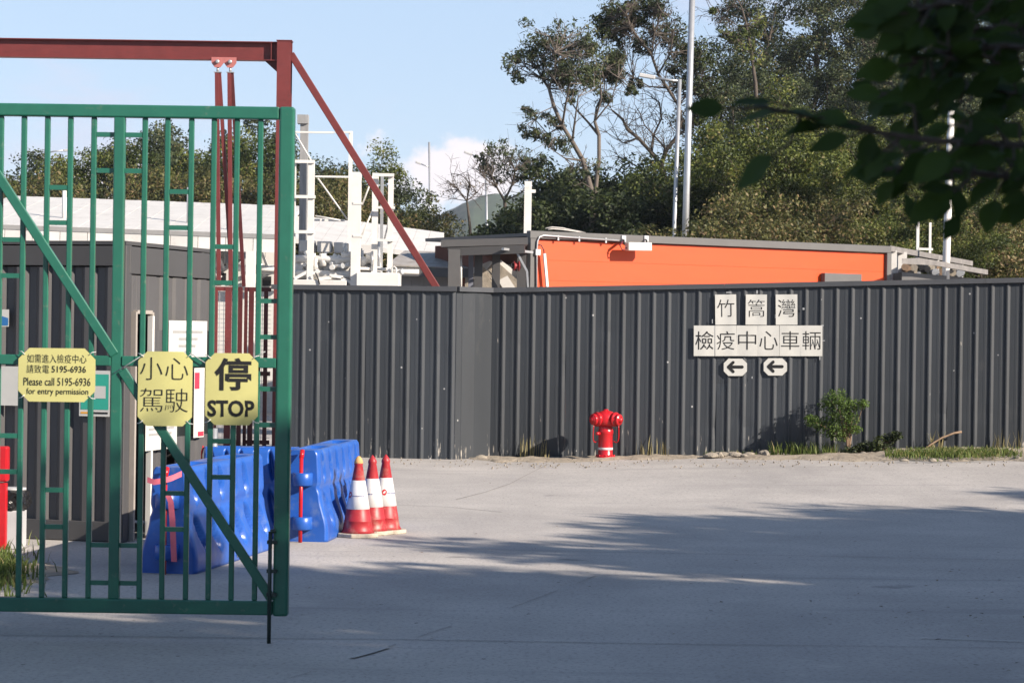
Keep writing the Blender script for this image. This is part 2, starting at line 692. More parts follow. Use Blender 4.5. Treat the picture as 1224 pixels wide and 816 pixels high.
hill_m = mat('wooded_hill', (0.040, 0.058, 0.032), 0.95, 0.45, 0.05, bump=0.0, dirt=((0.13, 0.12, 0.085), 0.55, 0.7, 0.02))
mb = MB()
rows = []
prof = [(380, 300), (440, 290), (490, 277), (520, 262), (545, 249), (560, 240), (575, 236), (592, 233), (608, 235), (625, 232), (645, 229), (665, 236), (690, 247), (720, 262), (760, 272), (820, 285)]
for j in range(14):
    t = j / 13
    row = []
    for i in range(90):
        px = 380 + 440 * i / 89
        for (a, za), (b, zb) in zip(prof, prof[1:]):
            if a <= px <= b:
                py = za + (zb - za) * (px - a) / (b - a)
        d = 720 + 240 * t
        crest = at(px, py, 900)
        k = math.sin(t * math.pi / 2 * 1.33) if t < 0.75 else 1 - (t - 0.75) * 0.8
        p = Vector((crest.x * d / 900, d, max(0, crest.z * k * (1 + 0.010 * noise2(i * 0.5, j * 0.6)))))
        row.append(p)
    rows.append(row)
mb.sheet(rows, True)
tag(mb.build('distant_hill', hill_m, origin=(0, 0, 0)), 'hazy wooded hill far beyond the yard', 'hill', kind='structure')

slope_m = mat('leaf_litter_slope', (0.070, 0.058, 0.035), 0.95, 0.4, 1.5, bump=0.6, bscale=6)
mb = MB()
rows = []
for j in range(20):
    row = []
    for i in range(40):
        x, y = 1 + i * 1.3, 50 + j * 3.0
        h = 6.5 * sstep(y, 51, 88) * sstep(x, 1, 9) + 0.35 * noise2(x * 0.3, y * 0.3) * sstep(y, 54, 62) * sstep(x, 2, 6)
        row.append(Vector((x, y, h - 0.05)))
    rows.append(row)
mb.sheet(rows, True)
tag(mb.build('hillside', slope_m, origin=(0, 0, 0)), 'leaf-strewn slope under the thicket', 'hillside', kind='structure')


def slope_z(x, y):
    if x < 1 or y < 50:
        return 0.0
    return max(0.0, 6.5 * sstep(y, 51, 88) * sstep(x, 1, 9) - 0.05)


# ================================================================== FENCE
def fence_material():
    m = mat('anthracite_fence_sheet', (0.028, 0.033, 0.040), 0.5, 0.12, 1.6, stretch=(1, 1, 0.25), spec=0.45,
            dirt=((0.085, 0.085, 0.085), 0.62, 0.9, 3, (1, 1, 0.3)))
    # scuffs and dried splashes low on the sheets
    N, L = m.node_tree.nodes, m.node_tree.links
    b = N['Principled BSDF']
    src = b.inputs['Base Color'].links[0].from_socket
    g = N.new('ShaderNodeNewGeometry')
    mp = N.new('ShaderNodeMapping')
    mp.inputs['Scale'].default_value = (34, 34, 4.5)
    L.new(g.outputs['Position'], mp.inputs[0])
    n = N.new('ShaderNodeTexNoise')
    n.inputs['Scale'].default_value = 1
    n.inputs['Detail'].default_value = 5
    L.new(mp.outputs[0], n.inputs['Vector'])
    sp = N.new('ShaderNodeSeparateXYZ')
    L.new(g.outputs['Position'], sp.inputs[0])
    r = N.new('ShaderNodeMapRange')
    r.inputs['From Min'].default_value = 0.75
    r.inputs['From Max'].default_value = 0.1
    r.inputs['To Min'].default_value = -0.13
    r.inputs['To Max'].default_value = 0.005
    L.new(sp.outputs['Z'], r.inputs['Value'])
    big = N.new('ShaderNodeTexNoise')
    big.inputs['Scale'].default_value = 1.1
    L.new(g.outputs['Position'], big.inputs['Vector'])
    ad = N.new('ShaderNodeMath')
    L.new(n.outputs['Fac'], ad.inputs[0])
    L.new(r.outputs[0], ad.inputs[1])
    ad2 = N.new('ShaderNodeMath')
    ad2.operation = 'MULTIPLY_ADD'
    L.new(big.outputs['Fac'], ad2.inputs[0])
    ad2.inputs[1].default_value = 0.25
    L.new(ad.outputs[0], ad2.inputs[2])
    rr = N.new('ShaderNodeMapRange')
    rr.inputs['From Min'].default_value = 0.758
    rr.inputs['From Max'].default_value = 0.83
    L.new(ad2.outputs[0], rr.inputs['Value'])
    mx = N.new('ShaderNodeMixRGB')
    mx.inputs['Color2'].default_value = (0.36, 0.33, 0.29, 1)
    L.new(src, mx.inputs['Color1'])
    L.new(rr.outputs[0], mx.inputs['Fac'])
    # tiny pale specks
    vo = N.new('ShaderNodeTexVoronoi')
    vo.inputs['Scale'].default_value = 3.4
    L.new(g.outputs['Position'], vo.inputs['Vector'])
    r2 = N.new('ShaderNodeMapRange')
    r2.inputs['From Min'].default_value = 0.055
    r2.inputs['From Max'].default_value = 0.03
    L.new(vo.outputs['Distance'], r2.inputs['Value'])
    mx2 = N.new('ShaderNodeMixRGB')
    mx2.inputs['Color2'].default_value = (0.35, 0.35, 0.35, 1)
    L.new(mx.outputs[0], mx2.inputs['Color1'])
    L.new(r2.outputs[0], mx2.inputs['Fac'])
    oi = N.new('ShaderNodeObjectInfo')
    hv = N.new('ShaderNodeHueSaturation')
    rv = N.new('ShaderNodeMapRange')
    rv.inputs['To Min'].default_value = 0.84
    rv.inputs['To Max'].default_value = 1.20
    L.new(oi.outputs['Random'], rv.inputs['Value'])
    L.new(rv.outputs[0], hv.inputs['Value'])
    L.new(mx2.outputs[0], hv.inputs['Color'])
    L.new(hv.outputs[0], b.inputs['Base Color'])
    return m


fence_m = fence_material()
PITCH_R = 0.2075
fence = thing('hoarding_fence', 'long anthracite ribbed metal hoarding fence across the yard', 'fence', (FA.x, FA.y, 0))


def fence_panel(A, e, n, s0, nribs, name='panel'):
    """one ribbed sheet: nribs pans with raised ribs towards the camera"""
    mb = MB()
    prof = []
    for k in range(nribs):
        b0 = s0 + k * PITCH_R
        # tiny stiffening grooves in the pan too
        prof += [(b0, 0), (b0 + 0.050, 0), (b0 + 0.054, 0.0014), (b0 + 0.085, 0.0014), (b0 + 0.089, 0), (b0 + 0.135, 0), (b0 + 0.143, 0.018), (b0 + 0.160, 0.018), (b0 + 0.194, 0)]
    prof.append((s0 + nribs * PITCH_R, 0))
    rp_ = random.Random(int(s0 * 1000) + int(A.x * 77))
    ph, lap = rp_.uniform(0, 6), rp_.choice((0.0, 0.0015, 0.003))
    dents = [(s0 + rp_.uniform(0, nribs * PITCH_R), rp_.uniform(0.2, 1.9), rp_.uniform(0.06, 0.16), rp_.uniform(-0.011, 0.006)) for _ in range(4)]
    rows = []
    for i in range(17):
        t = i / 16
        row = []
        for s, h in prof:
            z = -0.06 + (FH + 0.03) * t
            w = 0.0035 * math.sin(s * 2.1 + ph) * math.sin(z * 2.2 + ph) + lap
            for ds_, dz_, dr_, da_ in dents:
                w += da_ * math.exp(-((s - ds_) ** 2 + (z - dz_) ** 2) / dr_ ** 2)
            p = A + e * s + n * (h + w)
            row.append(Vector((p.x, p.y, gz(p.x, p.y) + z)))
        rows.append(row)
    mb.sheet(rows)
    o = mb.build(name, fence_m, fence)
    return o


for i in range(11):
    fence_panel(FA, F_E, F_N, 0.30 + i * 5 * PITCH_R, 5)
Llen = (Vector((LB.x, LB.y, 0)) - Vector((LA.x, LA.y, 0))).length
npan = int(Llen / (PITCH_R * 3))
for i in range(4):
    fence_panel(LA, L_E, L_N, i * 3 * PITCH_R + 0.06, 3)
# corner flashing: flat sheet with a fold, joining the two runs
c0 = LA + L_E * (0.06 + 12 * PITCH_R)
c1 = FA + F_E * 0.30
mid = (c0 + c1) / 2 + F_N * 0.02
mb = MB()
g0 = []
for z in (-0.06, FH - 0.03):
    g0.append([Vector((p.x, p.y, z)) for p in (c0, c0 + (mid - c0) * 0.3, c0 + (mid - c0) * 0.33 - F_N * 0.012, mid, mid + F_E * 0.01 - F_N * 0.012, c1 + (mid - c1) * 0.3, c1)])
mb.sheet(g0)
mb.build('corner_flashing', fence_m, fence)


def cap_run(pts, name='top_cap'):
    mb = MB()
    for a, b in zip(pts, pts[1:]):
        e = Vector((b.x - a.x, b.y - a.y, 0)).normalized()
        n = Vector((e.y, -e.x, 0))
        za, zb = gz(a.x, a.y) + FH - 0.03, gz(b.x, b.y) + FH - 0.03
        sec = [(0.048, -0.035), (0.048, 0.03), (-0.06, 0.03), (-0.06, -0.035)]
        r0 = [a + n * h + Vector((0, 0, za - a.z + v)) for h, v in sec]
        r1 = [b + n * h + Vector((0, 0, zb - b.z + v)) for h, v in sec]
        mb.sheet([r0 + r0[:1], r1 + r1[:1]])
        mb.poly(r0)
        mb.poly(r1)
    mb.build(name, M['cap'], fence)


cap_run([LA - L_E * 0.02, c0 + L_E * 0.002])
cap_run([c0 + F_E * 0.004, c1 - F_E * 0.002])
P_ = [c1] + [FA + F_E * s for s in (3.5, 7.0, 11.6)]
for a, b in zip(P_, P_[1:]):
    cap_run([a, b - F_E * 0.003])
# posts behind the fence
for s in (0.3, 2.6, 4.9, 7.2, 9.5):
    p = FA + F_E * s - F_N * 0.09
    MB().box((p.x, p.y, gz(p.x, p.y) + FH / 2 - 0.08), (0.06, 0.06, FH - 0.06)).build('post', M['galv'], fence)
for s in (0.1, 1.3, 2.4):
    p = LA + L_E * s - L_N * 0.09
    MB().box((p.x, p.y, FH / 2 - 0.08), (0.06, 0.06, FH - 0.06)).build('post', M['galv'], fence)

# ------------------------------------------------------------------ paper signs on the fence
TILT = rad(0.8)


def fence_frame(px, py, off, bend=None, tilt=0.0):
    o = hitv(px, py, FA, FB, -off) if False else hitv(px, py, FA + F_N * off, FB + F_N * off)
    ez = (Vector((0, 0, 1)) * math.cos(TILT + tilt) - F_E * math.sin(TILT + tilt))
    ex = F_E * math.cos(TILT + tilt) + Vector((0, 0, 1)) * math.sin(TILT + tilt)
    return Frame(o, ex, ez, F_N, bend)


S_F = 87.0
rs = random.Random(8)


def wavy(seed, amp=0.004):
    r = random.Random(seed)
    a, b, c = r.uniform(8, 16), r.uniform(0, 6), r.uniform(3, 8)
    return lambda u, v: amp * (math.sin(u * a * 2 + b) * 0.6 + math.sin(v * c + b * 2 + u * 9) * 0.4)


def paper_sign(ch, px, py, w, h, off, label, th, tw, row, tilt=0.0):
    fr = fence_frame(px, py, 0.037, wavy(hash(ord(ch)) % 97, 0.003), tilt)
    o = cut_sheet(fr, w / S_F, h / S_F, 0).build('paper_sign', M['paper'])
    tag(o, label, 'sign', 'paper signs taped to the fence')
    lettering(fr, [(ch, 0, off[1], tw / S_F, th / S_F, off[0])], M['ink'], o, 0.002)
    return o


paper_sign('竹', 867.5, 370, 25, 36, (-0.010, 0.02), 'white paper with the character 竹 taped to the fence', 20.5, 20.5, 1, 0.012)
paper_sign('篙', 904.0, 370, 25, 36, (-0.012, 0.02), 'white paper with the character 篙 taped to the fence', 20.5, 20, 1, -0.008)
paper_sign('灣', 940.2, 370, 25.5, 36, (-0.004, 0.02), 'white paper with the character 灣 taped to the fence', 20.5, 20.5, 1, 0.006)
for k, ch in enumerate('檢疫中心車輛'):
    paper_sign(ch, 842.0 + 25.55 * k + (0.4 if k > 3 else 0), 407.2, 25.2, 36.2, ((0, -0.008, -0.008, -0.008, -0.008, -0.006)[k], 0.005), 'white paper with the character %s in the row of six on the fence' % ch, 22, 21.5, 2, rs.uniform(-.006, .006))
for px, py, lab in ((879, 438.8, 'white octagonal arrow card on the fence below the 疫 and 中 papers'), (926.8, 438.3, 'white octagonal arrow card on the fence below the 心 and 車 papers')):
    fr = fence_frame(px, py, 0.037, wavy(px, 0.001), 0.0)
    o = cut_sheet(fr, 27.5 / S_F, 20.5 / S_F, 5.5 / S_F).build('arrow_sign', M['paper'])
    tag(o, lab, 'sign', 'arrow cards on the fence')
    u = 1 / S_F
    # rounded arrow pointing left
    mb = MB()

    def capsule(x0, y0, x1, y1, r, h):
        a = math.atan2(y1 - y0, x1 - x0)
        pts = [fr.p((x0 + r * math.cos(a + math.pi / 2 + math.pi * k / 6)) * u, (y0 + r * math.sin(a + math.pi / 2 + math.pi * k / 6)) * u, h) for k in range(7)]
        pts += [fr.p((x1 + r * math.cos(a - math.pi / 2 + math.pi * k / 6)) * u, (y1 + r * math.sin(a - math.pi / 2 + math.pi * k / 6)) * u, h) for k in range(7)]
        mb.poly(pts)
    capsule(-8, 0.3, 8, 0.3, 1.9, 0.0020)
    capsule(-8.2, 0.3, -2.6, 5.8, 1.8, 0.0024)
    capsule(-8.2, 0.3, -2.6, -5.2, 1.8, 0.0028)
    mb.build('arrow', M['ink'], o)

# scraps of old clear tape left around the papers
for k, (px, py, w, h) in enumerate([(871, 349.5, 6, 1.5), (905, 349, 2, 4), (851.5, 384, 1, 5), (960.5, 369, 2.2, 2.5), (926.8, 378, 1, 4), (983, 389, 3, 1.5), (984.5, 407, 3, 1), (899, 451, 1.2, 2.5), (980, 428, 1.2, 4)]):
    fr = fence_frame(px, py, 0.034)
    o = cut_sheet(fr, w / S_F, h / S_F, 0, n=2, t=0.001).build('tape_scrap', M['tape'])
    tag(o, 'small scrap of pale tape stuck on the fence around the papers', 'tape', 'tape scraps around the paper signs')

# ------------------------------------------------------------------ fire hydrant
hp = hitv(723.5, 547, FA + F_N * 0.42, FB + F_N * 0.42)
hp.z = gz(hp.x, hp.y) + 0.0
hyd = thing('fire_hydrant', 'red fire hydrant with white band standing before the fence', 'hydrant', hp)
hc = M['hydrant']
MB().lathe([(0.135, -0.02), (0.135, 0.035), (0.105, 0.05), (0.098, 0.06), (0.098, 0.335), (0.104, 0.345), (0.104, 0.385), (0.098, 0.395), (0.092, 0.42), (0.10, 0.445)], hp, 28).build('barrel', hc, hyd)
MB().lathe([(0.1005, 0.125), (0.1012, 0.128), (0.1012, 0.152), (0.1005, 0.155)], hp, 28).build('band', M['conewhite'], hyd)
MB().lathe([(0.100, 0.445), (0.135, 0.47), (0.150, 0.515), (0.147, 0.565), (0.125, 0.612), (0.09, 0.640), (0.045, 0.652), (0.035, 0.654), (0.033, 0.672), (0.0, 0.674)], hp, 28).build('bonnet', hc, hyd)
for sx in (-1, 1):
    ax = Vector((sx * 0.80, -0.60, -0.04)).normalized()
    o = hp + Vector((0, 0, 0.545))
    out = MB().lathe([(0.085, 0.08), (0.085, 0.145), (0.098, 0.147), (0.098, 0.168), (0.072, 0.170), (0.072, 0.20)], o, 20, ax).build('outlet', hc, hyd)
    MB().lathe([(0.078, 0.198), (0.078, 0.222), (0.070, 0.232), (0.030, 0.236), (0.030, 0.262), (0.0, 0.264)], o, 20, ax).build('cap', hc, out)
    a = o + ax * 0.21 + Vector((0, 0, -0.07))
    b = hp + Vector((sx * 0.108, -0.01, 0.24))
    pts = [a + (b - a) * t + Vector((sx * 0.03 * math.sin(t * math.pi), 0, -0.10 * math.sin(t * math.pi))) for t in [i / 10 for i in range(11)]]
    MB().tube(pts, 0.008, 6).build('chain', hc, hyd)
MB().lathe([(0.022, 0.0), (0.022, 0.06), (0.014, 0.062)], hp + Vector((-0.085, -0.07, 0.345)), 10, (-0.75, -0.65, 0)).build('drain_plug', hc, hyd)
for a in range(8):
    p = hp + Vector((0.118 * math.cos(a * math.pi / 4), 0.118 * math.sin(a * math.pi / 4), 0.036))
    MB().lathe([(0.012, 0), (0.012, 0.02), (0.006, 0.022)], p, 6).build('bolt', hc, hyd)

# ------------------------------------------------------------------ stones and grass along the fence
def rock(p, s, label, seed):
    r = random.Random(seed)
    mb = MB()
    bmesh.ops.create_icosphere(mb.bm, subdivisions=2, radius=1.0)
    for v in mb.bm.verts:
        k = 1 + 0.22 * noise2(v.co.x * 1.7 + seed, v.co.y * 1.7 + v.co.z, seed) * 0.5
        v.co = Vector((v.co.x * s[0] * k, v.co.y * s[1] * k, max(-0.35, v.co.z) * s[2] * k)) + Vector((p.x, p.y, p.z + s[2] * 0.25))
    o = mb.build('rock', M['stone'])
    return tag(o, label, 'rock', 'loose stones at the foot of the fence')


def soil_at(px, off, dz=0.02):
    p = hitv(px, 547, FA + F_N * off, FB + F_N * off)
    return Vector((p.x, p.y, gz(p.x, p.y) + dz))


rock(soil_at(575, 0.35, 0.0), (0.085, 0.05, 0.05), 'small pale stone lying by the fence corner', 1)
rr_ = random.Random(12)
for k in range(16):
    rock(soil_at(rr_.uniform(848, 922), rr_.uniform(0.2, 0.75)), (rr_.uniform(0.04, 0.12), rr_.uniform(0.04, 0.08), rr_.uniform(0.025, 0.06)), 'pale broken stone in the rubble between hydrant and bush', k + 5)
for k in range(12):
    rock(soil_at(rr_.uniform(1030, 1224), rr_.uniform(0.5, 1.9)), (rr_.uniform(0.03, 0.07), rr_.uniform(0.03, 0.06), rr_.uniform(0.02, 0.035)), 'small stone on the sandy edge beside the grass', k + 40)
mb = MB()
for k in range(420):
    p = soil_at(rr_.uniform(470, 1240), rr_.uniform(0.3, 2.6) ** 1.0, 0.012)
    s = rr_.uniform(0.005, 0.016)
    mb.box((p.x, p.y, p.z), (s * 1.5, s, s), Euler((rr_.random() * 3, rr_.random() * 3, rr_.random() * 3)).to_matrix())
tag(mb.build('gravel', M['stone'], origin=(0, 0, 0)), 'scattered gravel and grit along the edge of the sandy strip', 'gravel', kind='stuff')


def grass(name, label, pts, hmin, hmax, m, seed, lean=0.35):
    r = np.random.default_rng(seed)
    n = len(pts)
    P = np.array([p[:] for p in pts], float)
    h = r.uniform(hmin, hmax, n)
    a = r.uniform(0, 2 * np.pi, n)
    w = r.uniform(0.004, 0.009, n)
    dx, dy = np.cos(a), np.sin(a)
    l1 = r.normal(0, lean, (n, 2)) * h[:, None]
    V = np.zeros((n, 5, 3))
    V[:, 0] = P + np.stack([dx * w, dy * w, 0 * w], 1)
    V[:, 1] = P - np.stack([dx * w, dy * w, 0 * w], 1)
    mid = P + np.stack([l1[:, 0] * 0.35, l1[:, 1] * 0.35, h * 0.6], 1)
    V[:, 2] = mid - np.stack([dx * w, dy * w, 0 * w], 1) * 0.7
    V[:, 3] = mid + np.stack([dx * w, dy * w, 0 * w], 1) * 0.7
    V[:, 4] = P + np.stack([l1[:, 0], l1[:, 1], h], 1)
    b = np.arange(n)[:, None] * 5
    F = np.concatenate([b + [[0, 1, 2]], b + [[0, 2, 3]], b + [[3, 2, 4]]])
    t = np.repeat(np.clip(r.normal(0.5, 0.22, n), 0, 1), 5)
    o = link_mesh(name, np_mesh(name, V.reshape(-1, 3), F, t), m)
    return tag(o, label, 'grass', kind='stuff')


grass_m = leaf_mat('grass_blades', (0.045, 0.075, 0.018), (0.12, 0.16, 0.035), (0.30, 0.25, 0.12), 0.2)
straw_m = leaf_mat('dry_grass_blades', (0.16, 0.14, 0.06), (0.30, 0.26, 0.13), (0.36, 0.31, 0.18), 0.1)
pts = []
for k in range(6500):
    px = rr_.gauss(1140, 42)
    if 1058 < px < 1222:
        pts.append(soil_at(px, max(0.25, rr_.gauss(1.05, 0.32)), 0.05))
for k in range(500):
    pts.append(soil_at(rr_.uniform(840, 1240), rr_.uniform(0.05, 0.25), 0.01))
grass('grass', 'low green grass on the soil mound by the fence', pts, 0.02, 0.085, grass_m, 1)
pts = [soil_at(rr_.uniform(918, 1000), rr_.uniform(0.05, 0.45), 0.01) for k in range(320)]
grass('grass', 'taller thin grass around the bush at the fence foot', pts, 0.06, 0.22, grass_m, 2, 0.25)
pts = [soil_at(rr_.choice([rr_.uniform(1185, 1224), rr_.uniform(760, 800), rr_.uniform(620, 660), rr_.uniform(1110, 1130)]), rr_.uniform(0.06, 0.2), 0.01) for k in range(110)]
grass('grass', 'sparse dry grass stalks against the fence foot', pts, 0.10, 0.34, straw_m, 3, 0.15)
# dry curved branch
A_ = [soil_at(px, off, 0.0) for px, off in ((1100, 0.30), (1112, 0.25), (1126, 0.18), (1140, 0.12), (1149, 0.10))]
hs = (0.03, 0.13, 0.22, 0.275, 0.29)
tag(MB().tube([a + Vector((0, 0, h)) for a, h in zip(A_, hs)], [0.011, 0.012, 0.013, 0.014, 0.016], 7).build('dry_branch', M['twig']), 'bare brown curved branch leaning on the fence by the grass', 'branch')

# ================================================================== GREEN GATE (near)
GD = 12.56
GS = FPX / GD


def gx(px, py=425):
    return at(px, py, GD).x


def gzz(py, px=197):
    return at(px, py, GD).z


gl, gr = gx(-53), gx(339.5)
z_top, z_bot, z_mid = gzz(134), gzz(724), gzz(432)
gate = thing('green_gate', 'green tubular steel gate leaf with diagonal brace, standing open', 'gate', (gl, GD, 0))
G = M['green']
MB().box2((gl - 0.04, GD - 0.03, z_top - 0.035), (gr - 0.0425, GD + 0.03, z_top + 0.035)).build('top_rail', G, gate, 0.008, 2)
MB().box2((gl - 0.04, GD - 0.03, z_bot - 0.04), (gr - 0.0425, GD + 0.03, z_bot + 0.04)).build('bottom_rail', G, gate, 0.008, 2)
MB().box2((gr - 0.0415, GD - 0.036, z_bot - 0.045), (gr + 0.043, GD + 0.05, z_top + 0.036)).build('stile', G, gate, 0.014, 3)
MB().box2((gl - 0.13, GD - 0.036, z_bot - 0.045), (gl - 0.041, GD + 0.05, z_top + 0.036)).build('stile', G, gate, 0.014, 3)
bars = [-26, -2, 25.5, 53.5, 81, 109, None, 170, 197, 225.5, 252.5, 280, 308]
zb0, zb1 = z_bot + 0.0395, z_top - 0.0345
mx_ = gx(140)
MB().box2((mx_ - 0.03, GD - 0.028, zb0), (mx_ + 0.03, GD + 0.028, zb1)).build('mullion', G, gate, 0.006, 2)
for b in bars:
    if b is None:
        continue
    x = gx(b)
    MB().box2((x - 0.0145, GD - 0.012, zb0), (x + 0.0145, GD + 0.016, zb1)).build('bar', G, gate, 0.004)
# middle rail sits just in front of the bars
for a, b in ((gl - 0.04, mx_ - 0.0305), (mx_ + 0.0305, gr - 0.042)):
    MB().box2((a, GD - 0.034, z_mid - 0.028), (b, GD - 0.0125, z_mid + 0.028)).build('middle_rail', G, gate, 0.004)
# diagonal brace, two lengths, behind the bars' front
for p, q in (((-48, 138), (138, 424)), ((147, 442), (326, 716))):
    P, Q = at(*p, GD), at(*q, GD)
    P.y = Q.y = GD - 0.026
    MB().bar(P, Q, 0.052, 0.026).build('brace', G, gate, 0.004)
B0 = {'S0': -53, 0: -2, 1: 25.5, 2: 53.5, 3: 81, 4: 109, 'M': 140, 5: 170, 6: 197, 7: 225.5, 8: 252.5, 9: 280, 10: 308, 'S': 339}
half = {'M': 0.031, 'S': 0.043, 'S0': 0.041}
for a, b, ysr in ((0, 1, (289, 332, 523, 566)), (2, 3, (226, 268, 587, 631)), (4, 'M', (162, 205, 652, 697)), ('M', 5, (162, 205, 652, 697)), (6, 7, (229, 272, 589, 632)), (8, 9, (294, 337, 526, 569)), (10, 'S', (358, 401, 463, 506))):
    for y in ysr:
        z = gzz(y)
        MB().box2((gx(B0[a]) + half.get(a, 0.0148), GD - 0.010, z - 0.013), (gx(B0[b]) - half.get(b, 0.0148), GD + 0.012, z + 0.013)).build('rung', G, gate)
# drop bolt
dx_ = gx(323.5, 700)
db = MB().tube([(dx_, GD - 0.055, 0.0), (dx_, GD - 0.055, 0.62)], 0.011, 10).build('drop_bolt', mat('dark_bolt_steel', (0.02, 0.035, 0.03), 0.4, 0.2, 9), gate)
for z in (0.56, 0.40, 0.27):
    MB().box((dx_ + 0.01, GD - 0.045, z), (0.055, 0.03, 0.02)).build('bolt_guide', MATS['dark_bolt_steel'], db)
MB().tube([(dx_, GD - 0.055, 0.618), (dx_ + 0.03, GD - 0.055, 0.622)], 0.012, 8).build('bolt_handle', MATS['dark_bolt_steel'], db)
# hinge post just outside the frame carries the leaf
hpst = thing('gate_post', 'square green steel post that the gate leaf hangs from', 'post', (gl - 0.24, GD, 0))
MB().box2((gl - 0.31, GD - 0.06, 0), (gl - 0.17, GD + 0.06, z_top + 0.15)).build('shaft', G, hpst, 0.006)
for z in (0.5, z_mid, z_top - 0.3):
    MB().lathe([(0.025, 0), (0.025, 0.12)], (gl - 0.15, GD, z), 12).build('hinge', G, hpst)

# ------------------------------------------------------------------ yellow cards cable-tied to the gate
YD = GD - 0.052
ys_ = FPX / YD


def card(px, py, w, h, cut, items, label, bend):
    c = at(px, py, YD)
    rollv = rad(0.1)
    fr = Frame(c, (math.cos(rollv), 0, math.sin(rollv)), (-math.sin(rollv), 0, math.cos(rollv)), (0, -1, 0), bend)
    o = cut_sheet(fr, w / ys_, h / ys_, cut / ys_, n=14).build('warning_card', M['yellow'])
    tag(o, label, 'sign', 'yellow cards tied to the gate')
    lettering(fr, [(t, u / ys_, v / ys_, tw / ys_ if tw else None, th / ys_ if th else None, off) for t, u, v, tw, th, off in items], M['ink'], o, 0.002)
    # cable ties at the cut corners
    for su, sv in ((-1, 1), (1, 1), (-1, -1), (1, -1)):
        a = fr.p(su * (w / 2 - cut * 0.6) / ys_, sv * (h / 2 - cut * 0.6) / ys_, 0.003)
        b = a + Vector((su * 0.035, 0.018, sv * 0.018))
        MB().tube([a, (a + b) / 2 + Vector((0, -0.008, 0.006 * sv)), b], 0.0022, 5).build('cable_tie', M['conewhite'], o)
    return o


card(68, 448, 92, 64, 13, [('如需進入檢疫中心', 0, 19.5, 71, 10.5, -0.006), ('請致電', -22.5, 7, 27, 10, -0.006), ('5195-6936', 14.5, 7, 41, 8, 0.012),
     ('Please call 5195-6936', 0.5, -8, 80, 9.5, 0.003), ('for entry permission', 1, -20.5, 74, 9.5, 0.003)],
     'yellow landscape card with telephone number 5195-6936 tied to the gate', lambda u, v: 0.006 - 0.08 * u * u - 0.02 * v * v)
card(197.5, 464.5, 65, 89, 11, [('小', -16.5, 24, 27, 27, -0.012), ('心', 14, 24, 27, 26, -0.012), ('駕', -16, -13.5, 27, 28, -0.012), ('駛', 14, -13.5, 27, 28, -0.012)],
     'yellow portrait card reading 小心駕駛 tied to the gate', lambda u, v: 0.012 - 0.5 * u * u * (0.5 + 1.2 * (v + 0.2)))
card(277, 465, 63, 86, 11, [('停', 1.5, 18, 44, 39, 0.022), ('STOP', -0.5, -23, 56, 20, 0.030)],
     'yellow portrait card reading 停 STOP tied to the gate', lambda u, v: 0.010 - 0.25 * u * u - 0.55 * max(0, -v - 0.06) ** 2 * 2.2)
# clear string between cards
for p, q in (((136, 446), (176, 421)), ((226, 421), (246, 434)), ((305, 426), (317, 420))):
    P, Q = at(*p, YD), at(*q, YD)
    tag(MB().tube([P, Q], 0.0028, 5).build('tie_string', M['tape']), 'white string tying a yellow card to the green gate', 'string', 'strings on the gate')

# ================================================================== RED GANTRY behind the fence end
RD = 32.2
RS = FPX / RD
gan = thing('red_gantry', 'red steel gantry frame over the entrance with sloping brace', 'gantry', (at(338, 500, RD).x, RD, 0))
px0, px1 = at(338.5, 200, RD).x, at(-160, 60, RD).x
zt = at(338, 50, RD).z
MB().box2((px0 - 0.10, RD - 0.10, 0), (px0 + 0.10, RD - 0.085, zt)).box2((px0 - 0.10, RD + 0.085, 0), (px0 + 0.10, RD + 0.10, zt)).box2((px0 - 0.006, RD - 0.085, 0), (px0 + 0.006, RD + 0.085, zt)).box2((px0 - 0.11, RD - 0.11, zt), (px0 + 0.11, RD + 0.11, zt + 0.012)).build('column', M['red'], gan)
zb_t = at(200, 49, RD).z
bh = 22.5 / RS
MB().box2((px1, RD - 0.075, zb_t - 0.012), (px0 - 0.101, RD + 0.075, zb_t)).box2((px1, RD - 0.075, zb_t - bh), (px0 - 0.101, RD + 0.075, zb_t - bh + 0.012)).box2((px1, RD - 0.005, zb_t - bh + 0.012), (px0 - 0.101, RD + 0.005, zb_t - 0.012)).box2((px0 - 0.19, RD - 0.072, zb_t - bh + 0.013), (px0 - 0.18, RD + 0.072, zb_t - 0.013)).build('beam', M['red'], gan)
MB().prism([(px0 - 0.101, RD - 0.01, zb_t - bh - 0.002), (px0 - 0.28, RD - 0.01, zb_t - bh - 0.002), (px0 - 0.101, RD - 0.01, zb_t - bh - 0.16)], (0, 0.02, 0)).build('gusset', M['red_dark'], gan)
b0, b1 = at(348, 65, RD), at(646, 548, RD)
b1.z = 0
MB().bar(b0, b1, 0.10, 0.10).build('brace', M['red'], gan, 0.006)
MB().box2((px1 - 0.22, RD - 0.1, 0), (px1 - 0.02, RD + 0.1, zt)).build('column', M['red'], gan)

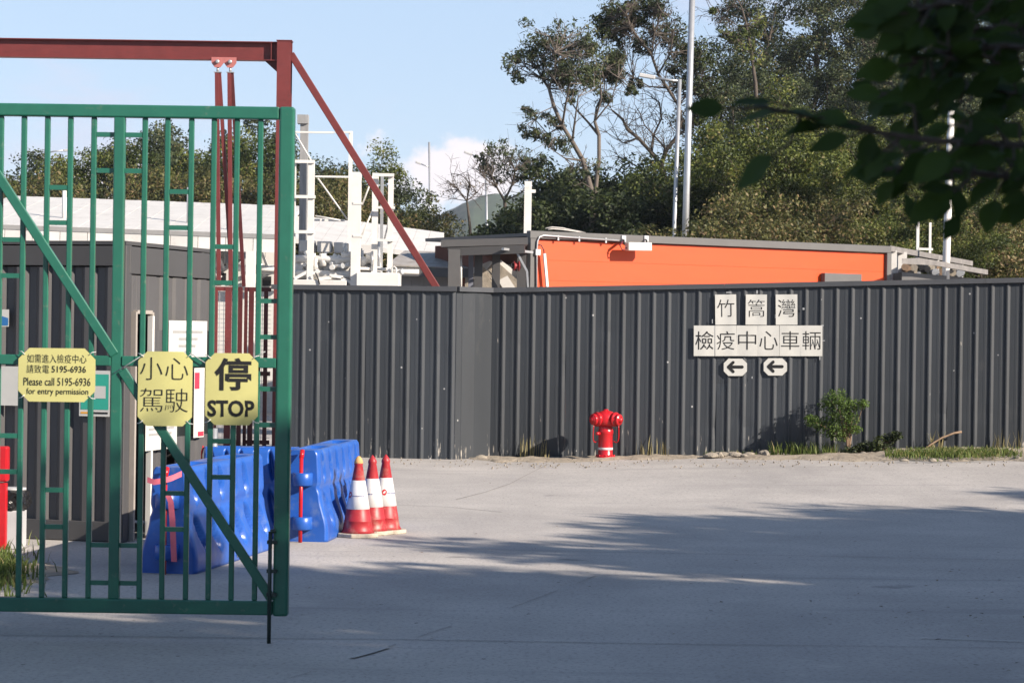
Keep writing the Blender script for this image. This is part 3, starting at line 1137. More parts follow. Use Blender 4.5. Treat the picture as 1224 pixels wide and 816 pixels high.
# hanging folding gate with trolleys
fg = thing('red_folding_gate', 'red folding gate with white mesh leaves hung from the gantry', 'gate', (at(290, 500, RD).x, RD, 0))
Rr = M['red']
for k, px in enumerate((261, 276)):
    x = at(px, 80, RD).x
    z0 = zb_t - bh
    t = MB().prism([(x - 0.088, RD - 0.09, z0 + 0.035), (x + 0.088, RD - 0.09, z0 + 0.035), (x + 0.088, RD - 0.09, z0 - 0.045), (x + 0.04, RD - 0.09, z0 - 0.11), (x - 0.04, RD - 0.09, z0 - 0.11), (x - 0.088, RD - 0.09, z0 - 0.045)], (0, 0.012, 0)).build('trolley_plate', mat('faded_pink_red_paint', (0.38, 0.13, 0.12), 0.5, 0.12, 9), fg)
    MB().lathe([(0.028, 0), (0.028, 0.03), (0.012, 0.032)], (x, RD - 0.092, z0 - 0.03), 12, (0, -1, 0)).build('wheel_bolt', M['galv'], t)
    MB().tube([(x, RD - 0.06, z0 - 0.10), (x, RD - 0.06, z0 - 0.17)], 0.018, 8).build('shackle', M['galv'], fg)
    MB().box((x, RD - 0.06, z0 - 0.175), (0.11, 0.06, 0.012)).build('shackle_plate', M['galv'], fg)
    zleaf = at(280, 342, RD).z
    # stays: one straight down, one splayed
    MB().bar((x - 0.012, RD - 0.06, z0 - 0.18), (at((262, 276)[k], 342, RD).x, RD - 0.03, zleaf), 0.055, 0.05).build('stay', Rr, fg)
    MB().bar((x + 0.02, RD - 0.045, z0 - 0.18), (at((277, 291)[k], 342, RD).x, RD + 0.05, zleaf), 0.05, 0.05).build('stay', Rr if k == 0 else M['red_dark'], fg)


def leaf_frame(xa, xb, posts, y, dark):
    a, b = at(xa, 400, RD).x, at(xb, 400, RD).x
    zt_ = at(290, 343, RD).z
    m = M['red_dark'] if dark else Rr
    for z in (0.12, 1.1, zt_ - 0.03):
        MB().box2((a, y - 0.02, z - 0.03), (b, y + 0.02, z + 0.03)).build('leaf_rail', m, fg)
    for p, w, dk in posts:
        x = at(p, 400, RD).x
        MB().box2((x - w, y - 0.028, 0.05), (x + w, y + 0.028, zt_)).build('leaf_post', M['red_dark'] if dk else Rr, fg)
    mb = MB()
    n = int((b - a) / 0.055)
    for i in range(1, n):
        x = a + (b - a) * i / n
        mb.box2((x - 0.0035, y + 0.005, 0.15), (x + 0.0035, y + 0.012, zt_ - 0.06))
    for i in range(1, 34):
        z = 0.12 + (zt_ - 0.2) * i / 34
        mb.box2((a, y + 0.012, z - 0.003), (b, y + 0.018, z + 0.003))
    mb.build('wire_mesh', M['galv'], fg)


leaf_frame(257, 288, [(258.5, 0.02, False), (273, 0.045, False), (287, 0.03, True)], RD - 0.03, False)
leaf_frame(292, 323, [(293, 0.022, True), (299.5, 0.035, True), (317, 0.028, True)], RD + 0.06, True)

# ================================================================== SITE CABIN
CB = gnd(146, 648.5)                       # front right corner on the ground
ce = Vector((0.45, 1.6, 0)).normalized()   # along the side wall, away
cf = Vector((-ce.y, ce.x, 0))              # along the front wall, to the left
CH = 2.40
cab = thing('site_cabin', 'dark grey corrugated site cabin with an open doorway behind the gate', 'cabin', (CB.x, CB.y, 0))
cabm = mat('dark_grey_container_paint', (0.072, 0.070, 0.071), 0.5, 0.08, 2, dirt=((0.10, 0.098, 0.096), 0.6, 0.9, 4))
cab2 = mat('dark_grey_trim_paint', (0.056, 0.055, 0.056), 0.5, 0.08, 2)
nf = -Vector((cf.y, -cf.x, 0))
if nf.y > 0:
    nf = -nf
ns = Vector((ce.y, -ce.x, 0))


def corr(A, e, n, s0, s1, z0, z1, pitch, depth, fl, name, m, flat=0.5):
    mb = MB()
    prof = []
    s = s0
    while s < s1 - 1e-4:
        for ds, h in ((0, 0), (pitch * flat - fl, 0), (pitch * flat, -depth), (pitch - fl, -depth)):
            if s + ds < s1:
                prof.append((s + ds, h))
        s += pitch
    prof.append((s1, 0))
    mb.sheet([[A + e * q + n * h + Vector((0, 0, z)) for q, h in prof] for z in (z0, z1)])
    return mb.build(name, m, cab)


C0 = Vector((CB.x, CB.y, 0))
corr(C0, cf, nf, 0.10, 5.9, 0.16, CH - 0.18, 0.2035, 0.036, 0.045, 'front_wall', cabm, 0.5)
MB().bar(C0 + cf * 0.05 - nf * 0.05 + Vector((0, 0, 0)), C0 + cf * 0.05 - nf * 0.05 + Vector((0, 0, CH)), 0.11, 0.11, up=nf).build('corner_post', cab2, cab, 0.006)


def rail(A, B, w, h, z, name):
    MB().bar(A + Vector((0, 0, z)), B + Vector((0, 0, z)), h, w, up=(A - B).cross(Vector((0, 0, 1)))).build(name, cab2, cab, 0.004)


rail(C0 + cf * 0.11 - nf * 0.04, C0 + cf * 6 - nf * 0.04, 0.10, 0.16, CH - 0.09, 'top_rail')
rail(C0 + cf * 0.11 - nf * 0.04, C0 + cf * 6 - nf * 0.04, 0.10, 0.16, 0.085, 'bottom_rail')
SL = 1.78
D0, D1 = 0.14, 0.46                          # doorway along the side
rail(C0 + ce * 0.06 - ns * 0.04, C0 + ce * SL - ns * 0.04, 0.10, 0.22, CH - 0.12, 'top_rail')
zdt = hitv(170, 373, C0, C0 + ce).z
corr(C0, ce, ns, 0.06, D0, 0.02, CH - 0.24, 0.08, 0.004, 0.01, 'side_wall', cabm, 0.6)
corr(C0, ce, ns, D0, D1, zdt, CH - 0.24, 0.075, 0.004, 0.01, 'side_wall', cabm, 0.6)
zwt = hitv(210, 395, C0, C0 + ce).z
corr(C0, ce, ns, D1, SL, zwt, CH - 0.24, 0.26, 0.02, 0.03, 'side_wall', cabm, 0.6)
corr(C0, ce, ns, D1, 0.80, 0.02, zwt, 0.10, 0.006, 0.02, 'side_wall', cabm, 0.6)
corr(C0, ce, ns, 1.0, SL, 0.02, zwt - 0.9, 0.16, 0.012, 0.03, 'side_wall', cabm, 0.6)
# dark interior: back and floor of the cabin, roof
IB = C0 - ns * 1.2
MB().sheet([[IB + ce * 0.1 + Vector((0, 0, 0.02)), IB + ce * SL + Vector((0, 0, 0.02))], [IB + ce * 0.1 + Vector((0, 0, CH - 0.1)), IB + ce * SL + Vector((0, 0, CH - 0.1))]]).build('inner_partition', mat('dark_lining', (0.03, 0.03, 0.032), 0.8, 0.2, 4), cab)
MB().prism([C0 + Vector((0, 0, CH + 0.002)), C0 + cf * 6 + Vector((0, 0, CH + 0.002)), C0 + cf * 6 + ce * SL + Vector((0, 0, CH + 0.002)), C0 + ce * SL + Vector((0, 0, CH + 0.002))], (0, 0, 0.03)).build('roof', cab2, cab)
BW = C0 + ce * SL
MB().sheet([[BW + Vector((0, 0, 0.02)), BW + cf * 6 + Vector((0, 0, 0.02))], [BW + Vector((0, 0, CH)), BW + cf * 6 + Vector((0, 0, CH))]]).build('back_wall', cabm, cab)
MB().bar(BW - ns * 0.04 + Vector((0, 0, 0)), BW - ns * 0.04 + Vector((0, 0, CH)), 0.08, 0.08, up=ns).build('corner_post', cab2, cab)
# door frame, white leaf standing open, window
fm = mat('pale_door_frame', (0.30, 0.27, 0.24), 0.5, 0.1, 5)
for s in (D0, D1):
    MB().bar(C0 + ce * s + ns * 0.012 + Vector((0, 0, 0)), C0 + ce * s + ns * 0.012 + Vector((0, 0, zdt)), 0.03, 0.05, up=ns).build('door_frame', fm, cab)
MB().bar(C0 + ce * (D0 + 0.016) + ns * 0.012 + Vector((0, 0, zdt)), C0 + ce * (D1 - 0.016) + ns * 0.012 + Vector((0, 0, zdt)), 0.03, 0.05, up=ns).build('door_frame', fm, cab)
dl = C0 + ce * (D1 - 0.03) + ns * 0.03
MB().bar(dl + Vector((0, 0, 0.03)), dl + Vector((0, 0, zdt - 0.03)), 0.035, 0.045, up=ns).build('door_edge', M['white'], cab)
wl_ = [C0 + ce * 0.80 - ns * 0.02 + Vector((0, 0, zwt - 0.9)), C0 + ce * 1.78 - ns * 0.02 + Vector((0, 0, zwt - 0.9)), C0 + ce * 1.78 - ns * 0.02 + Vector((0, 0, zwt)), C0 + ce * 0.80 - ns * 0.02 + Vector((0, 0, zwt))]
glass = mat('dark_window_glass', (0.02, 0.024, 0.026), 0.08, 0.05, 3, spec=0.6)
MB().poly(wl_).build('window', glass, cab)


def notice(A, e, n, px, py, w, h, label, lines, m=None, off=0.03, sc=None, cat='notice', name='notice'):
    o = hitv(px, py, A + n * off, A + e + n * off)
    fr = Frame(o, e, (0, 0, 1), n)
    q = cut_sheet(fr, w, h, 0, n=3).build(name, m or M['paper'])
    tag(q, label, cat)
    if lines:
        mb = MB()
        r = random.Random(int(px))
        for v, u0, u1, th in lines:
            u = u0
            while u < u1:
                du = r.uniform(0.012, 0.022)
                a, b = fr.p(u * 1.0, v - th / 2, 0.002), fr.p(min(u + du, u1), v + th / 2, 0.002)
                mb.poly([fr.p(u, v - th / 2, 0.002), fr.p(min(u + du, u1), v - th / 2, 0.002), fr.p(min(u + du, u1), v + th / 2, 0.002), fr.p(u, v + th / 2, 0.002)])
                u += du + 0.006
        tag(mb.build('print_lines', mat('grey_print', (0.30, 0.30, 0.30), 0.6, 0.1, 8), q), kind='stuff')
    return q, fr


notice(C0, ce, ns, 225, 405, 0.80, 0.31, 'large white notice with faint print fixed to the cabin window', [(0.06, -0.32, 0.3, 0.022), (0.0, -0.2, 0.2, 0.022), (-0.06, -0.2, 0.16, 0.022), (-0.11, -0.08, 0.06, 0.02)])
notice(C0, ce, ns, 193, 516, 0.62, 0.29, 'white notice with grey print hung low on the cabin by the doorway', [(0.08, -0.25, 0.25, 0.022), (0.03, -0.25, 0.25, 0.02), (-0.015, -0.25, 0.2, 0.02)], off=0.06)
q, fr = notice(C0, ce, ns, 238, 481, 0.22, 0.60, 'tall white poster with red print beside the cabin window', None, off=0.05)
rp = mat('red_print', (0.62, 0.03, 0.06), 0.5, 0.1, 8)
MB().poly([fr.p(-0.10, 0.12, .002), fr.p(0.0, 0.12, .002), fr.p(0.0, 0.26, .002), fr.p(-0.10, 0.26, .002)]).build('red_print', rp, q)
MB().poly([fr.p(-0.02, -0.29, .002), fr.p(0.10, -0.29, .002), fr.p(0.10, -0.25, .002), fr.p(-0.02, -0.25, .002)]).build('red_print', rp, q)
cr = -cf
q, fr = notice(C0, cr, nf, 113, 470, 0.27, 0.37, 'green and white poster on the cabin front', None, off=0.03, cat='poster', name='poster')
MB().poly([fr.p(-0.12, -0.13, .002), fr.p(0.125, -0.13, .002), fr.p(0.125, 0.155, .002), fr.p(-0.12, 0.155, .002)]).build('green_field', mat('green_print', (0.03, 0.34, 0.25), 0.5, 0.05, 8), q)
MB().poly([fr.p(0.0, -0.04, .004), fr.p(0.10, -0.04, .004), fr.p(0.10, 0.06, .004), fr.p(0.0, 0.06, .004)]).build('white_field', M['paper'], q)
MB().poly([fr.p(-0.12, -0.165, .002), fr.p(-0.03, -0.165, .002), fr.p(-0.03, -0.15, .002), fr.p(-0.12, -0.15, .002)]).build('orange_strip', mat('orange_print', (0.7, 0.33, 0.04), 0.5, 0.05, 8), q)
MB().poly([fr.p(-0.02, -0.165, .002), fr.p(0.12, -0.165, .002), fr.p(0.12, -0.15, .002), fr.p(-0.02, -0.15, .002)]).build('dark_strip', M['ink'], q)
notice(C0, cr, nf, 10, 461, 0.24, 0.32, 'plain white paper on the cabin front behind the telephone card', None)
q, fr = notice(C0, cr, nf, 4, 380, 0.10, 0.14, 'small white sticker with blue mark high on the cabin front', None, name='sticker', cat='sticker')
MB().poly([fr.p(-0.03, -0.06, .002), fr.p(0.045, -0.06, .002), fr.p(0.045, 0.0, .002), fr.p(-0.03, 0.02, .002)]).build('blue_mark', mat('blue_print', (0.03, 0.16, 0.4), 0.5, 0.05, 8), q)

# red stand and bin at the cabin front
p = gnd(2, 660)
rst = thing('red_stand', 'red painted steel stand beside the cabin', 'stand', p)
zz = at(3, 533, p.y).z
MB().box2((p.x - 0.10, p.y - 0.03, 0), (p.x + 0.035, p.y + 0.03, zz - 0.28)).build('post', M['hydrant'], rst, 0.006)
MB().box2((p.x - 0.12, p.y - 0.05, zz - 0.27), (p.x + 0.045, p.y + 0.05, zz)).build('box', M['hydrant'], rst, 0.015, 2)
p = gnd(19, 655)
bn = thing('litter_bin', 'grey box bin lined with a black bag beside the cabin', 'bin', p)
MB().box2((p.x - 0.10, p.y - 0.1, 0), (p.x + 0.06, p.y + 0.1, 0.30)).build('body', mat('pale_grey_plastic', (0.42, 0.42, 0.43), 0.5, 0.08, 6), bn, 0.008)
mb = MB()
bmesh.ops.create_icosphere(mb.bm, subdivisions=3, radius=1.0)
for v in mb.bm.verts:
    k = 1 + 0.10 * noise2(v.co.x * 4, v.co.y * 4 + v.co.z * 5, 3)
    c = v.co
    v.co = Vector((p.x - 0.02 + max(-0.8, min(0.8, c.x)) * 0.145 * k, p.y + max(-.8, min(.8, c.y)) * 0.145 * k, 0.385 + max(-0.75, min(0.6, c.z)) * 0.115 * k))
mb.build('bag', mat('black_bin_bag', (0.014, 0.014, 0.015), 0.25, 0.1, 9, bump=0.8, bscale=18), bn)
MB().lathe([(0.095, 0), (0.095, 0.02)], (p.x - 0.02, p.y, 0.455), 16).build('lid', MATS['pale_grey_plastic'], bn)
rr2 = random.Random(5)
pts = []
for k in range(1400):
    q = gnd(rr2.gauss(-5, 22), rr2.gauss(684, 14))
    pts.append(Vector((q.x, q.y, 0.0)))
grass('grass', 'tuft of grass and weeds at the corner of the cabin', pts, 0.03, 0.13, grass_m, 7, 0.4)
mb = MB()
c = gnd(5, 686)
mb.bm.faces.new([mb.bm.verts.new((c.x + (0.42 + 0.06 * math.sin(5 * a) + 0.05 * math.sin(11 * a)) * math.cos(a) * 1.0, c.y + (0.8 + 0.1 * math.sin(7 * a)) * math.sin(a), 0.004)) for a in [i * math.pi / 24 for i in range(48)]])
tag(mb.build('soil_patch', soil_m, origin=(0, 0, 0)), 'patch of bare soil under the weeds by the cabin', 'soil', kind='structure')

# ================================================================== WATER BARRIERS
def barrier_mesh():
    L_ = 1.95
    H = 0.75
    mb = MB()
    ny, nz = 110, 34

    def hw(z):
        t = z / H
        if t < 0.12:
            return 0.210
        if t < 0.52:
            return 0.210 - 0.060 * sstep(t, 0.12, 0.52)
        return 0.150 - 0.02 * (t - 0.52) / 0.48

    def dent(y, z):
        d = 0.0
        k = 6
        for row, (zc, hh, sl, wd, dp) in enumerate(((0.60, 0.125, 0.35, 0.055, 0.065), (0.26, 0.15, 0.55, 0.075, 0.075))):
            for i in range(k):
                yc = L_ * (i + 0.6 + 0.15 * row) / (k + 0.35)
                yy = y - yc + (z - zc) * sl
                q = (yy / wd) ** 2 + ((z - zc) / hh) ** 2
                d = max(d, dp * min(1, 1.8 * max(0, 1 - q)))
        d += 0.016 * math.exp(-((z - 0.44) / 0.03) ** 2)
        return d
    zs = [H * i / nz for i in range(nz + 1)]
    rings = []
    for j in range(ny + 1):
        y = L_ * j / ny
        e = min(y, L_ - y)
        rnd = 0.025 * max(0, 1 - e / 0.05) ** 2
        ring = []
        for z in zs:
            top = 0.02 * max(0, (z - H + 0.04) / 0.04) ** 2
            ring.append(Vector((hw(z) - dent(y, z) - rnd - top, y, z)))
        # top with two long hand recesses
        tr = 0.05 if abs((y / L_ * 2) % 1 - 0.5) < 0.26 else 0.0
        for x in (0.075, 0.065, -0.065, -0.075):
            ring.append(Vector((x, y, H - (tr if abs(x) < 0.07 else 0))))
        for z in zs[::-1]:
            top = 0.02 * max(0, (z - H + 0.04) / 0.04) ** 2
            ring.append(Vector((-hw(z) + dent(y, z) + rnd + top, y, z)))
        # forklift notches at the bottom
        for x in (-0.15, -0.14, 0.14, 0.15):
            ring.append(Vector((x, y, 0.0)))
        rings.append(ring + ring[:1])
    mb.sheet(rings, True)
    mb.poly([p for p in rings[0][:-1]])
    mb.poly([p for p in rings[-1][:-1]])
    bmesh.ops.remove_doubles(mb.bm, verts=list(mb.bm.verts), dist=1e-5)
    return mb


def make_barrier():
    r = thing('water_barrier', 'x', 'barrier', (0, 0, 0))
    barrier_mesh().build('body', M['blue'], r, local=True)
    for z in (0.10, 0.46):
        MB().lathe([(0.075, 0), (0.085, 0.008), (0.085, 0.10), (0.075, 0.108)], (0, -0.02, z), 20).build('lug', M['blue'], r, local=True)
    for z in (0.24, 0.60):
        MB().lathe([(0.075, 0), (0.085, 0.008), (0.085, 0.10), (0.075, 0.108)], (0, 1.97, z), 20).build('lug', M['blue'], r, local=True)
    MB().tube([(0, -0.075, 0.0), (0, -0.075, 0.70)], 0.016, 10).build('pin', M['hydrant'], r, local=True)
    MB().tube([(0, -0.075, 0.69), (0, -0.04, 0.75)], 0.02, 10).build('pin_head', M['hydrant'], r, local=True)
    mb = MB().lathe([(0.028, 0), (0.028, 0.012), (0.0, 0.014)], (0.209, 1.0, 0.055), 12, (1, 0, 0))
    mb.build('drain_cap', M['conewhite'], r, local=True)
    return r


bar0 = make_barrier()


def put_barrier(px, py, yaw, label, first=False, dx=0.0):
    o = bar0 if first else copy_tree(bar0)
    p = gnd(px, py)
    o.location = (p.x + dx, p.y, 0)
    o.rotation_euler = (0, 0, rad(yaw))
    o['label'] = label
    o['group'] = 'blue water barriers in the entrance'
    return o


BA = put_barrier(200, 685, -10, 'blue plastic water barrier with pink ribbon beside the cabin doorway', True)
BD = put_barrier(361, 647, -6, 'blue water barrier with its red pin end beside the traffic cones')
BC = put_barrier(244, 640, -88, 'short blue water barrier lying across behind the ribboned one')
BC.scale = (1, 0.40, 1)
# pink ribbons on the near barrier
pk = mat('pink_plastic_ribbon', (0.72, 0.16, 0.22), 0.4, 0.12, 12)


def ribbon(pts, w, label, wv=(1, 0, 0), d=16.0):
    mb = MB()
    wv = Vector(wv)
    P = [at(px, py, d + dd) for px, py, dd in pts]
    mb.sheet([[p - wv * w / 2 + Vector((0, 0.006 * math.sin(i * 2.0), 0)) for i, p in enumerate(P)], [p + wv * w / 2 for p in P]], True)
    mb.sheet([[p - wv * w / 2 + Vector((0, 0.004 + 0.006 * math.sin(i * 2.0), 0)) for i, p in enumerate(P)], [p + wv * w / 2 + Vector((0, 0.004, 0)) for p in P]], True)
    tag(mb.build('ribbon', pk), label, 'ribbon')


bd = BA.location.y - 0.12
ribbon([(176, 573, 0), (184, 576, -0.02), (196, 574, -0.03), (206, 571, -0.02), (217, 566, 0.0)], 0.04, 'pink ribbon wrapped across the end of the near blue barrier', (0, 0, 1), bd)
ribbon([(201, 592, -0.03), (204, 600, -0.04), (206, 620, -0.04), (207, 645, -0.04), (208, 671, -0.03)], 0.04, 'long pink ribbon hanging down the end of the near blue barrier', (1, 0, 0), bd)
# thin red stake behind the near barrier
p = gnd(209, 640)
tag(MB().tube([(p.x, p.y + 0.8, 0), (p.x, p.y + 0.8, 1.02)], 0.012, 8).build('red_stake', M['hydrant']), 'thin red stake standing behind the ribboned blue barrier', 'stake')
p = gnd(260, 636)
tag(MB().tube([(p.x, p.y - 0.3, 0), (p.x, p.y - 0.3, 0.9)], 0.028, 10).build('metal_pipe', M['galv']), 'short grey pipe standing between the blue barriers', 'pipe')

# ================================================================== TRAFFIC CONES
def make_cone():
    r = thing('traffic_cone', 'x', 'cone', (0, 0, 0))
    MB().prism([(0.18 * math.cos(a) * (1.0 if k % 2 else 1.05), 0.18 * math.sin(a) * (1.0 if k % 2 else 1.05), 0) for k, a in enumerate([i * math.pi / 4 + math.pi / 8 for i in range(8)])], (0, 0, 0.035)).build('base', M['conebase'], r, 0.006, local=True)

    def rr(z):
        return 0.132 + (0.031 - 0.132) * (z - 0.034) / (0.62 - 0.034)
    MB().lathe([(rr(z) + q, z) for z, q in ((0.034, 0.012), (0.06, 0.0), (0.13, 0.0), (0.134, 0.004), (0.14, 0.0), (0.25, 0.0), (0.6, 0.0), (0.612, 0.006), (0.63, 0.006), (0.65, -0.002), (0.672, -0.016), (0.678, -0.03))], (0, 0, 0), 28).build('body', M['conered'], r, local=True)
    sl = MB().lathe([(rr(0.235) + 0.0004, 0.235), (rr(0.236) + 0.003, 0.2365), (rr(0.475) + 0.003, 0.4745), (rr(0.475) + 0.0004, 0.476)], (0, 0, 0), 28).build('sleeve', M['conewhite'], r, local=True)
    # red round mark with a grey printed line on the sleeve
    for kind in range(2):
        mb = MB()
        if kind == 0:
            n = 16
            def pt(u, v):
                z = 0.355 + v
                a = -1.1 + u / (rr(z) + 0.004) - math.pi / 2
                q = rr(z) + 0.0042
                return Vector((q * math.cos(a), q * math.sin(a), z))
            mb.poly([pt(0, 0)] and [pt(0.021 * math.cos(2 * math.pi * k / n), 0.026 * math.sin(2 * math.pi * k / n)) for k in range(n)])
            mb.build('round_mark', M['hydrant'], sl, local=True)
        else:
            def pt(u, v):
                z = 0.342 + v
                a = -0.1 + u / (rr(z) + 0.004) - math.pi / 2
                q = rr(z) + 0.0042
                return Vector((q * math.cos(a), q * math.sin(a), z))
            for k in range(7):
                u0 = -0.055 + k * 0.016
                mb.poly([pt(u0, 0), pt(u0 + 0.012, 0), pt(u0 + 0.012, 0.009), pt(u0, 0.009)])
            mb.build('printed_line', mat('blue_grey_print', (0.12, 0.13, 0.24), 0.6, 0.1, 8), sl, local=True)
    return r


cone0 = make_cone()
for k, (px, py, yaw, lab) in enumerate(((427.5, 641, 10, 'red and white traffic cone with a worn yellowish tip beside the blue barrier'), (444, 638, -25, 'red and white traffic cone standing between the two other cones'), (460, 636.5, 60, 'red and white traffic cone standing on the open yard side of the other two'))):
    o = cone0 if k == 0 else copy_tree(cone0)
    p = gnd(px, py)
    o.location = (p.x, p.y, 0.0)
    o.rotation_euler = (0, 0, rad(yaw))
    o['label'] = lab
    o['group'] = 'traffic cones by the barrier'
tipc = MB().lathe([(0.0375, 0.611), (0.0378, 0.631), (0.030, 0.651), (0.016, 0.674), (0.0, 0.681)], (0, 0, 0), 20).build('worn_tip', mat('worn_yellow_tip', (0.52, 0.30, 0.12), 0.7, 0.2, 20), cone0, local=True)
tipc['label'] = 'worn yellowish cone tip'

# ================================================================== BEHIND THE FENCE
Wt = M['white']


def vpost(px, py_top, d, w, name, label, cat, m=None, z0=0.0, round_=False, group=None, px_b=None, py_b=None):
    """a vertical post standing on the ground behind the fence"""
    x = at(px, py_top, d)
    top = Vector((x.x, d, x.z))
    base = Vector((x.x, d, z0))
    if px_b is not None:      # slight lean seen in the photo
        b = at(px_b, py_b, d)
        k = (top.z - z0) / (top.z - b.z)
        base = Vector((x.x + (b.x - x.x) * k, d, z0))
    mb = MB()
    if round_:
        mb.tube([base, top], [w / 2 * 1.1, w / 2 * 0.92], 12)
    else:
        mb.bar(base, top, w, w)
    return mb, base, top


# --- orange building ------------------------------------------------------
OA = at(633, 300, 40.0)
OB = at(1063, 310, 44.6)
OA.z = OB.z = 0
oe = (OB - OA).normalized()
on = Vector((oe.y, -oe.x, 0))
ob = thing('orange_building', 'low orange panelled building with grey roof trim behind the fence', 'building', OA)
zr = hitv(640, 276, OA, OB).z
OL = (OB - OA).length
Z = Vector((0, 0, 1))
npn = 7
for k in range(9):          # horizontal boards: each its own plank
    z0 = zr - 0.15 - (k + 1) * 0.36
    if z0 < 0:
        break
    MB().bar(OA + oe * 0.13 - on * 0.035 + Z * (z0 + 0.18), OB - oe * 0.11 - on * 0.035 + Z * (z0 + 0.18), 0.3585, 0.04, up=on).build('cladding_board', M['orange'], ob, 0.0015)
MB().prism([OA + oe * 0.14 - on * 0.06 + Z * 0.02, OB - oe * 0.12 - on * 0.06 + Z * 0.02, OB - oe * 0.12 - on * 3.5 + Z * 0.02, OA + oe * 0.14 - on * 3.5 + Z * 0.02], (0, 0, zr - 0.2)).build('core_wall', mat('dark_backing', (0.12, 0.045, 0.03), 0.8, 0.1, 3), ob)
MB().bar(OA - oe * 0.03 + Z * (zr - 0.068) - on * 0.0, OB + oe * 0.0 + Z * (zr - 0.068), 0.135, 0.12, up=on).build('roof_trim', M['greypaint'], ob, 0.006)
MB().prism([OA - oe * 0.02 - on * 0.07 + Z * (zr - 0.1), OB - on * 0.07 + Z * (zr - 0.1), OB - on * 3.6 + Z * (zr - 0.1), OA - oe * 0.02 - on * 3.6 + Z * (zr - 0.1)], (0, 0, 0.06)).build('roof', M['greypaint'], ob)
for q, w in ((OA + oe * 0.05, 0.14), (OB - oe * 0.05, 0.12)):
    MB().bar(q, q + Z * (zr - 0.137), w, 0.12, up=on).build('corner_trim', M['greypaint'], ob, 0.006)
# conduit round the top and down the left corner, with a junction box
def oh(px, py, off=0.09):
    return hitv(px, py, OA + on * off, OB + on * off)


co = [oh(641.5, 345), oh(641.5, 300), oh(642.5, 288), oh(645, 283), oh(650, 281.5), oh(740, 287.5)]
MB().tube(co, 0.016, 8).build('conduit', M['galv'], ob)
jb = oh(642.5, 301.5)
MB().bar(jb - Z * 0.055, jb + Z * 0.055, 0.11, 0.05, up=on).build('junction_box', M['galv'], ob, 0.006)
MB().tube([oh(643, 293), oh(647, 293), oh(650, 299), oh(650.5, 305)], 0.012, 6).build('cable', M['black'], ob)
MB().bar(oh(650.5, 303), oh(654, 343), 0.055, 0.04, up=on).build('tube_light', Wt, ob, 0.006)
for px in (667, 692, 724):
    a = oh(px, 284 + (px - 667) * 0.055, 0.075)
    MB().bar(a + Z * 0.04, a - Z * 0.05, 0.03, 0.03, up=on).build('conduit_clip', M['galv'], ob)
# floodlight on its bracket
fl = thing('floodlight', 'white box floodlight on an arm at the orange wall', 'floodlight', oh(760, 294, 0.3))
a, b = oh(749, 294.5, 0.28), oh(777, 295, 0.28)
h = MB().bar(a, b, 0.15, 0.13, up=on).build('housing', mat('cream_plastic', (0.58, 0.55, 0.48), 0.4, 0.06, 6), fl, 0.015, 2)
for px in (745, 772):
    MB().bar(oh(px, 285.5, 0.06) - Z * 0.06, oh(px, 285.5, 0.06) + Z * 0.06, 0.10, 0.05, up=on).build('mount_box', M['galv'], fl, 0.005)
    MB().tube([oh(px, 286, 0.08), oh(px + 1, 288, 0.28), oh(px + 1, 293, 0.28)], 0.016, 6).build('arm', M['black'], fl)
MB().tube([oh(745, 288, 0.1), oh(741, 293, 0.22), oh(744, 299, 0.25), oh(749, 296, 0.28)], 0.014, 6).build('cable', mat('dark_red_cable', (0.16, 0.02, 0.03), 0.5, 0.1, 6), fl)
# low grey unit against the wall
a, b = oh(986, 331, 0.12), oh(1030, 331, 0.12)
for q in (a, b):
    q.z = 0
zt_ = oh(1008, 327, 0.12).z
ac = MB().prism([a, b, b - on * 0.11, a - on * 0.11], (0, 0, zt_)).build('grey_cabinet', M['greypaint'])
tag(ac, 'grey metal cabinet standing against the orange wall', 'cabinet')
# coiled wire left on the roof edge
pts = [hitv(px, py, OA - on * 0.2, OB - on * 0.2) for px, py in ((652, 273), (660, 271.5), (672, 272.5), (685, 275.5), (700, 278), (690, 277), (672, 274.5), (660, 273.5), (655, 274.5))]
zroof = zr + 0.012
pts = [Vector((p.x, p.y, max(p.z, zroof))) for p in pts]
tag(MB().tube(pts, 0.012, 6).build('loose_cable', mat('pale_cable', (0.40, 0.38, 0.36), 0.6, 0.1, 8)), 'loose pale cable lying on the roof edge of the orange building', 'cable')

# --- grey open canopy left of the orange building ---------------------------
CD = 38.5
cn = thing('grey_canopy', 'flat grey roofed open canopy beside the orange building', 'canopy', (at(585, 340, CD).x, CD, 0))
x0, x1 = at(527, 290, CD).x, at(631, 290, CD).x
zc = at(580, 287.5, CD).z
MB().prism([(x0, CD, zc - 0.12), (x1, CD - 0.1, zc - 0.06), (x1 - 0.1, CD + 3.0, zc - 0.10), (x0 + 0.7, CD + 3.0, zc - 0.16)], (0, 0, 0.12)).build('roof', M['greypaint'], cn)
MB().bar((x0 + 0.12, CD + 0.05, zc - 0.20), (x1 - 0.05, CD - 0.05, zc - 0.14), 0.14, 0.08).build('front_beam', cab2, cn)
for px, w, m in ((543, 0.20, M['greypaint']), (563, 0.085, mat('blue_grey_column', (0.16, 0.17, 0.21), 0.5, 0.1, 4)), (572, 0.14, cab2), (593, 0.14, cab2)):
    x = at(px, 315, CD).x
    y = CD + (0.06 if px == 543 else 0.9 if px == 563 else 0.4)
    x *= y / CD
    MB().box2((x - w / 2, y - w / 2, 0), (x + w / 2, y + w / 2, zc - 0.16)).build('column', m, cn)
MB().box2((at(618, 315, CD + 0.5).x, CD + 0.5, 0), (at(629, 315, CD + 0.5).x, CD + 0.6, zc - 0.12)).build('end_wall', cab2, cn)
MB().tube([at(551, 300, CD + .2), at(551, 345, CD + .2)], 0.02, 6).build('downpipe', Wt, cn)
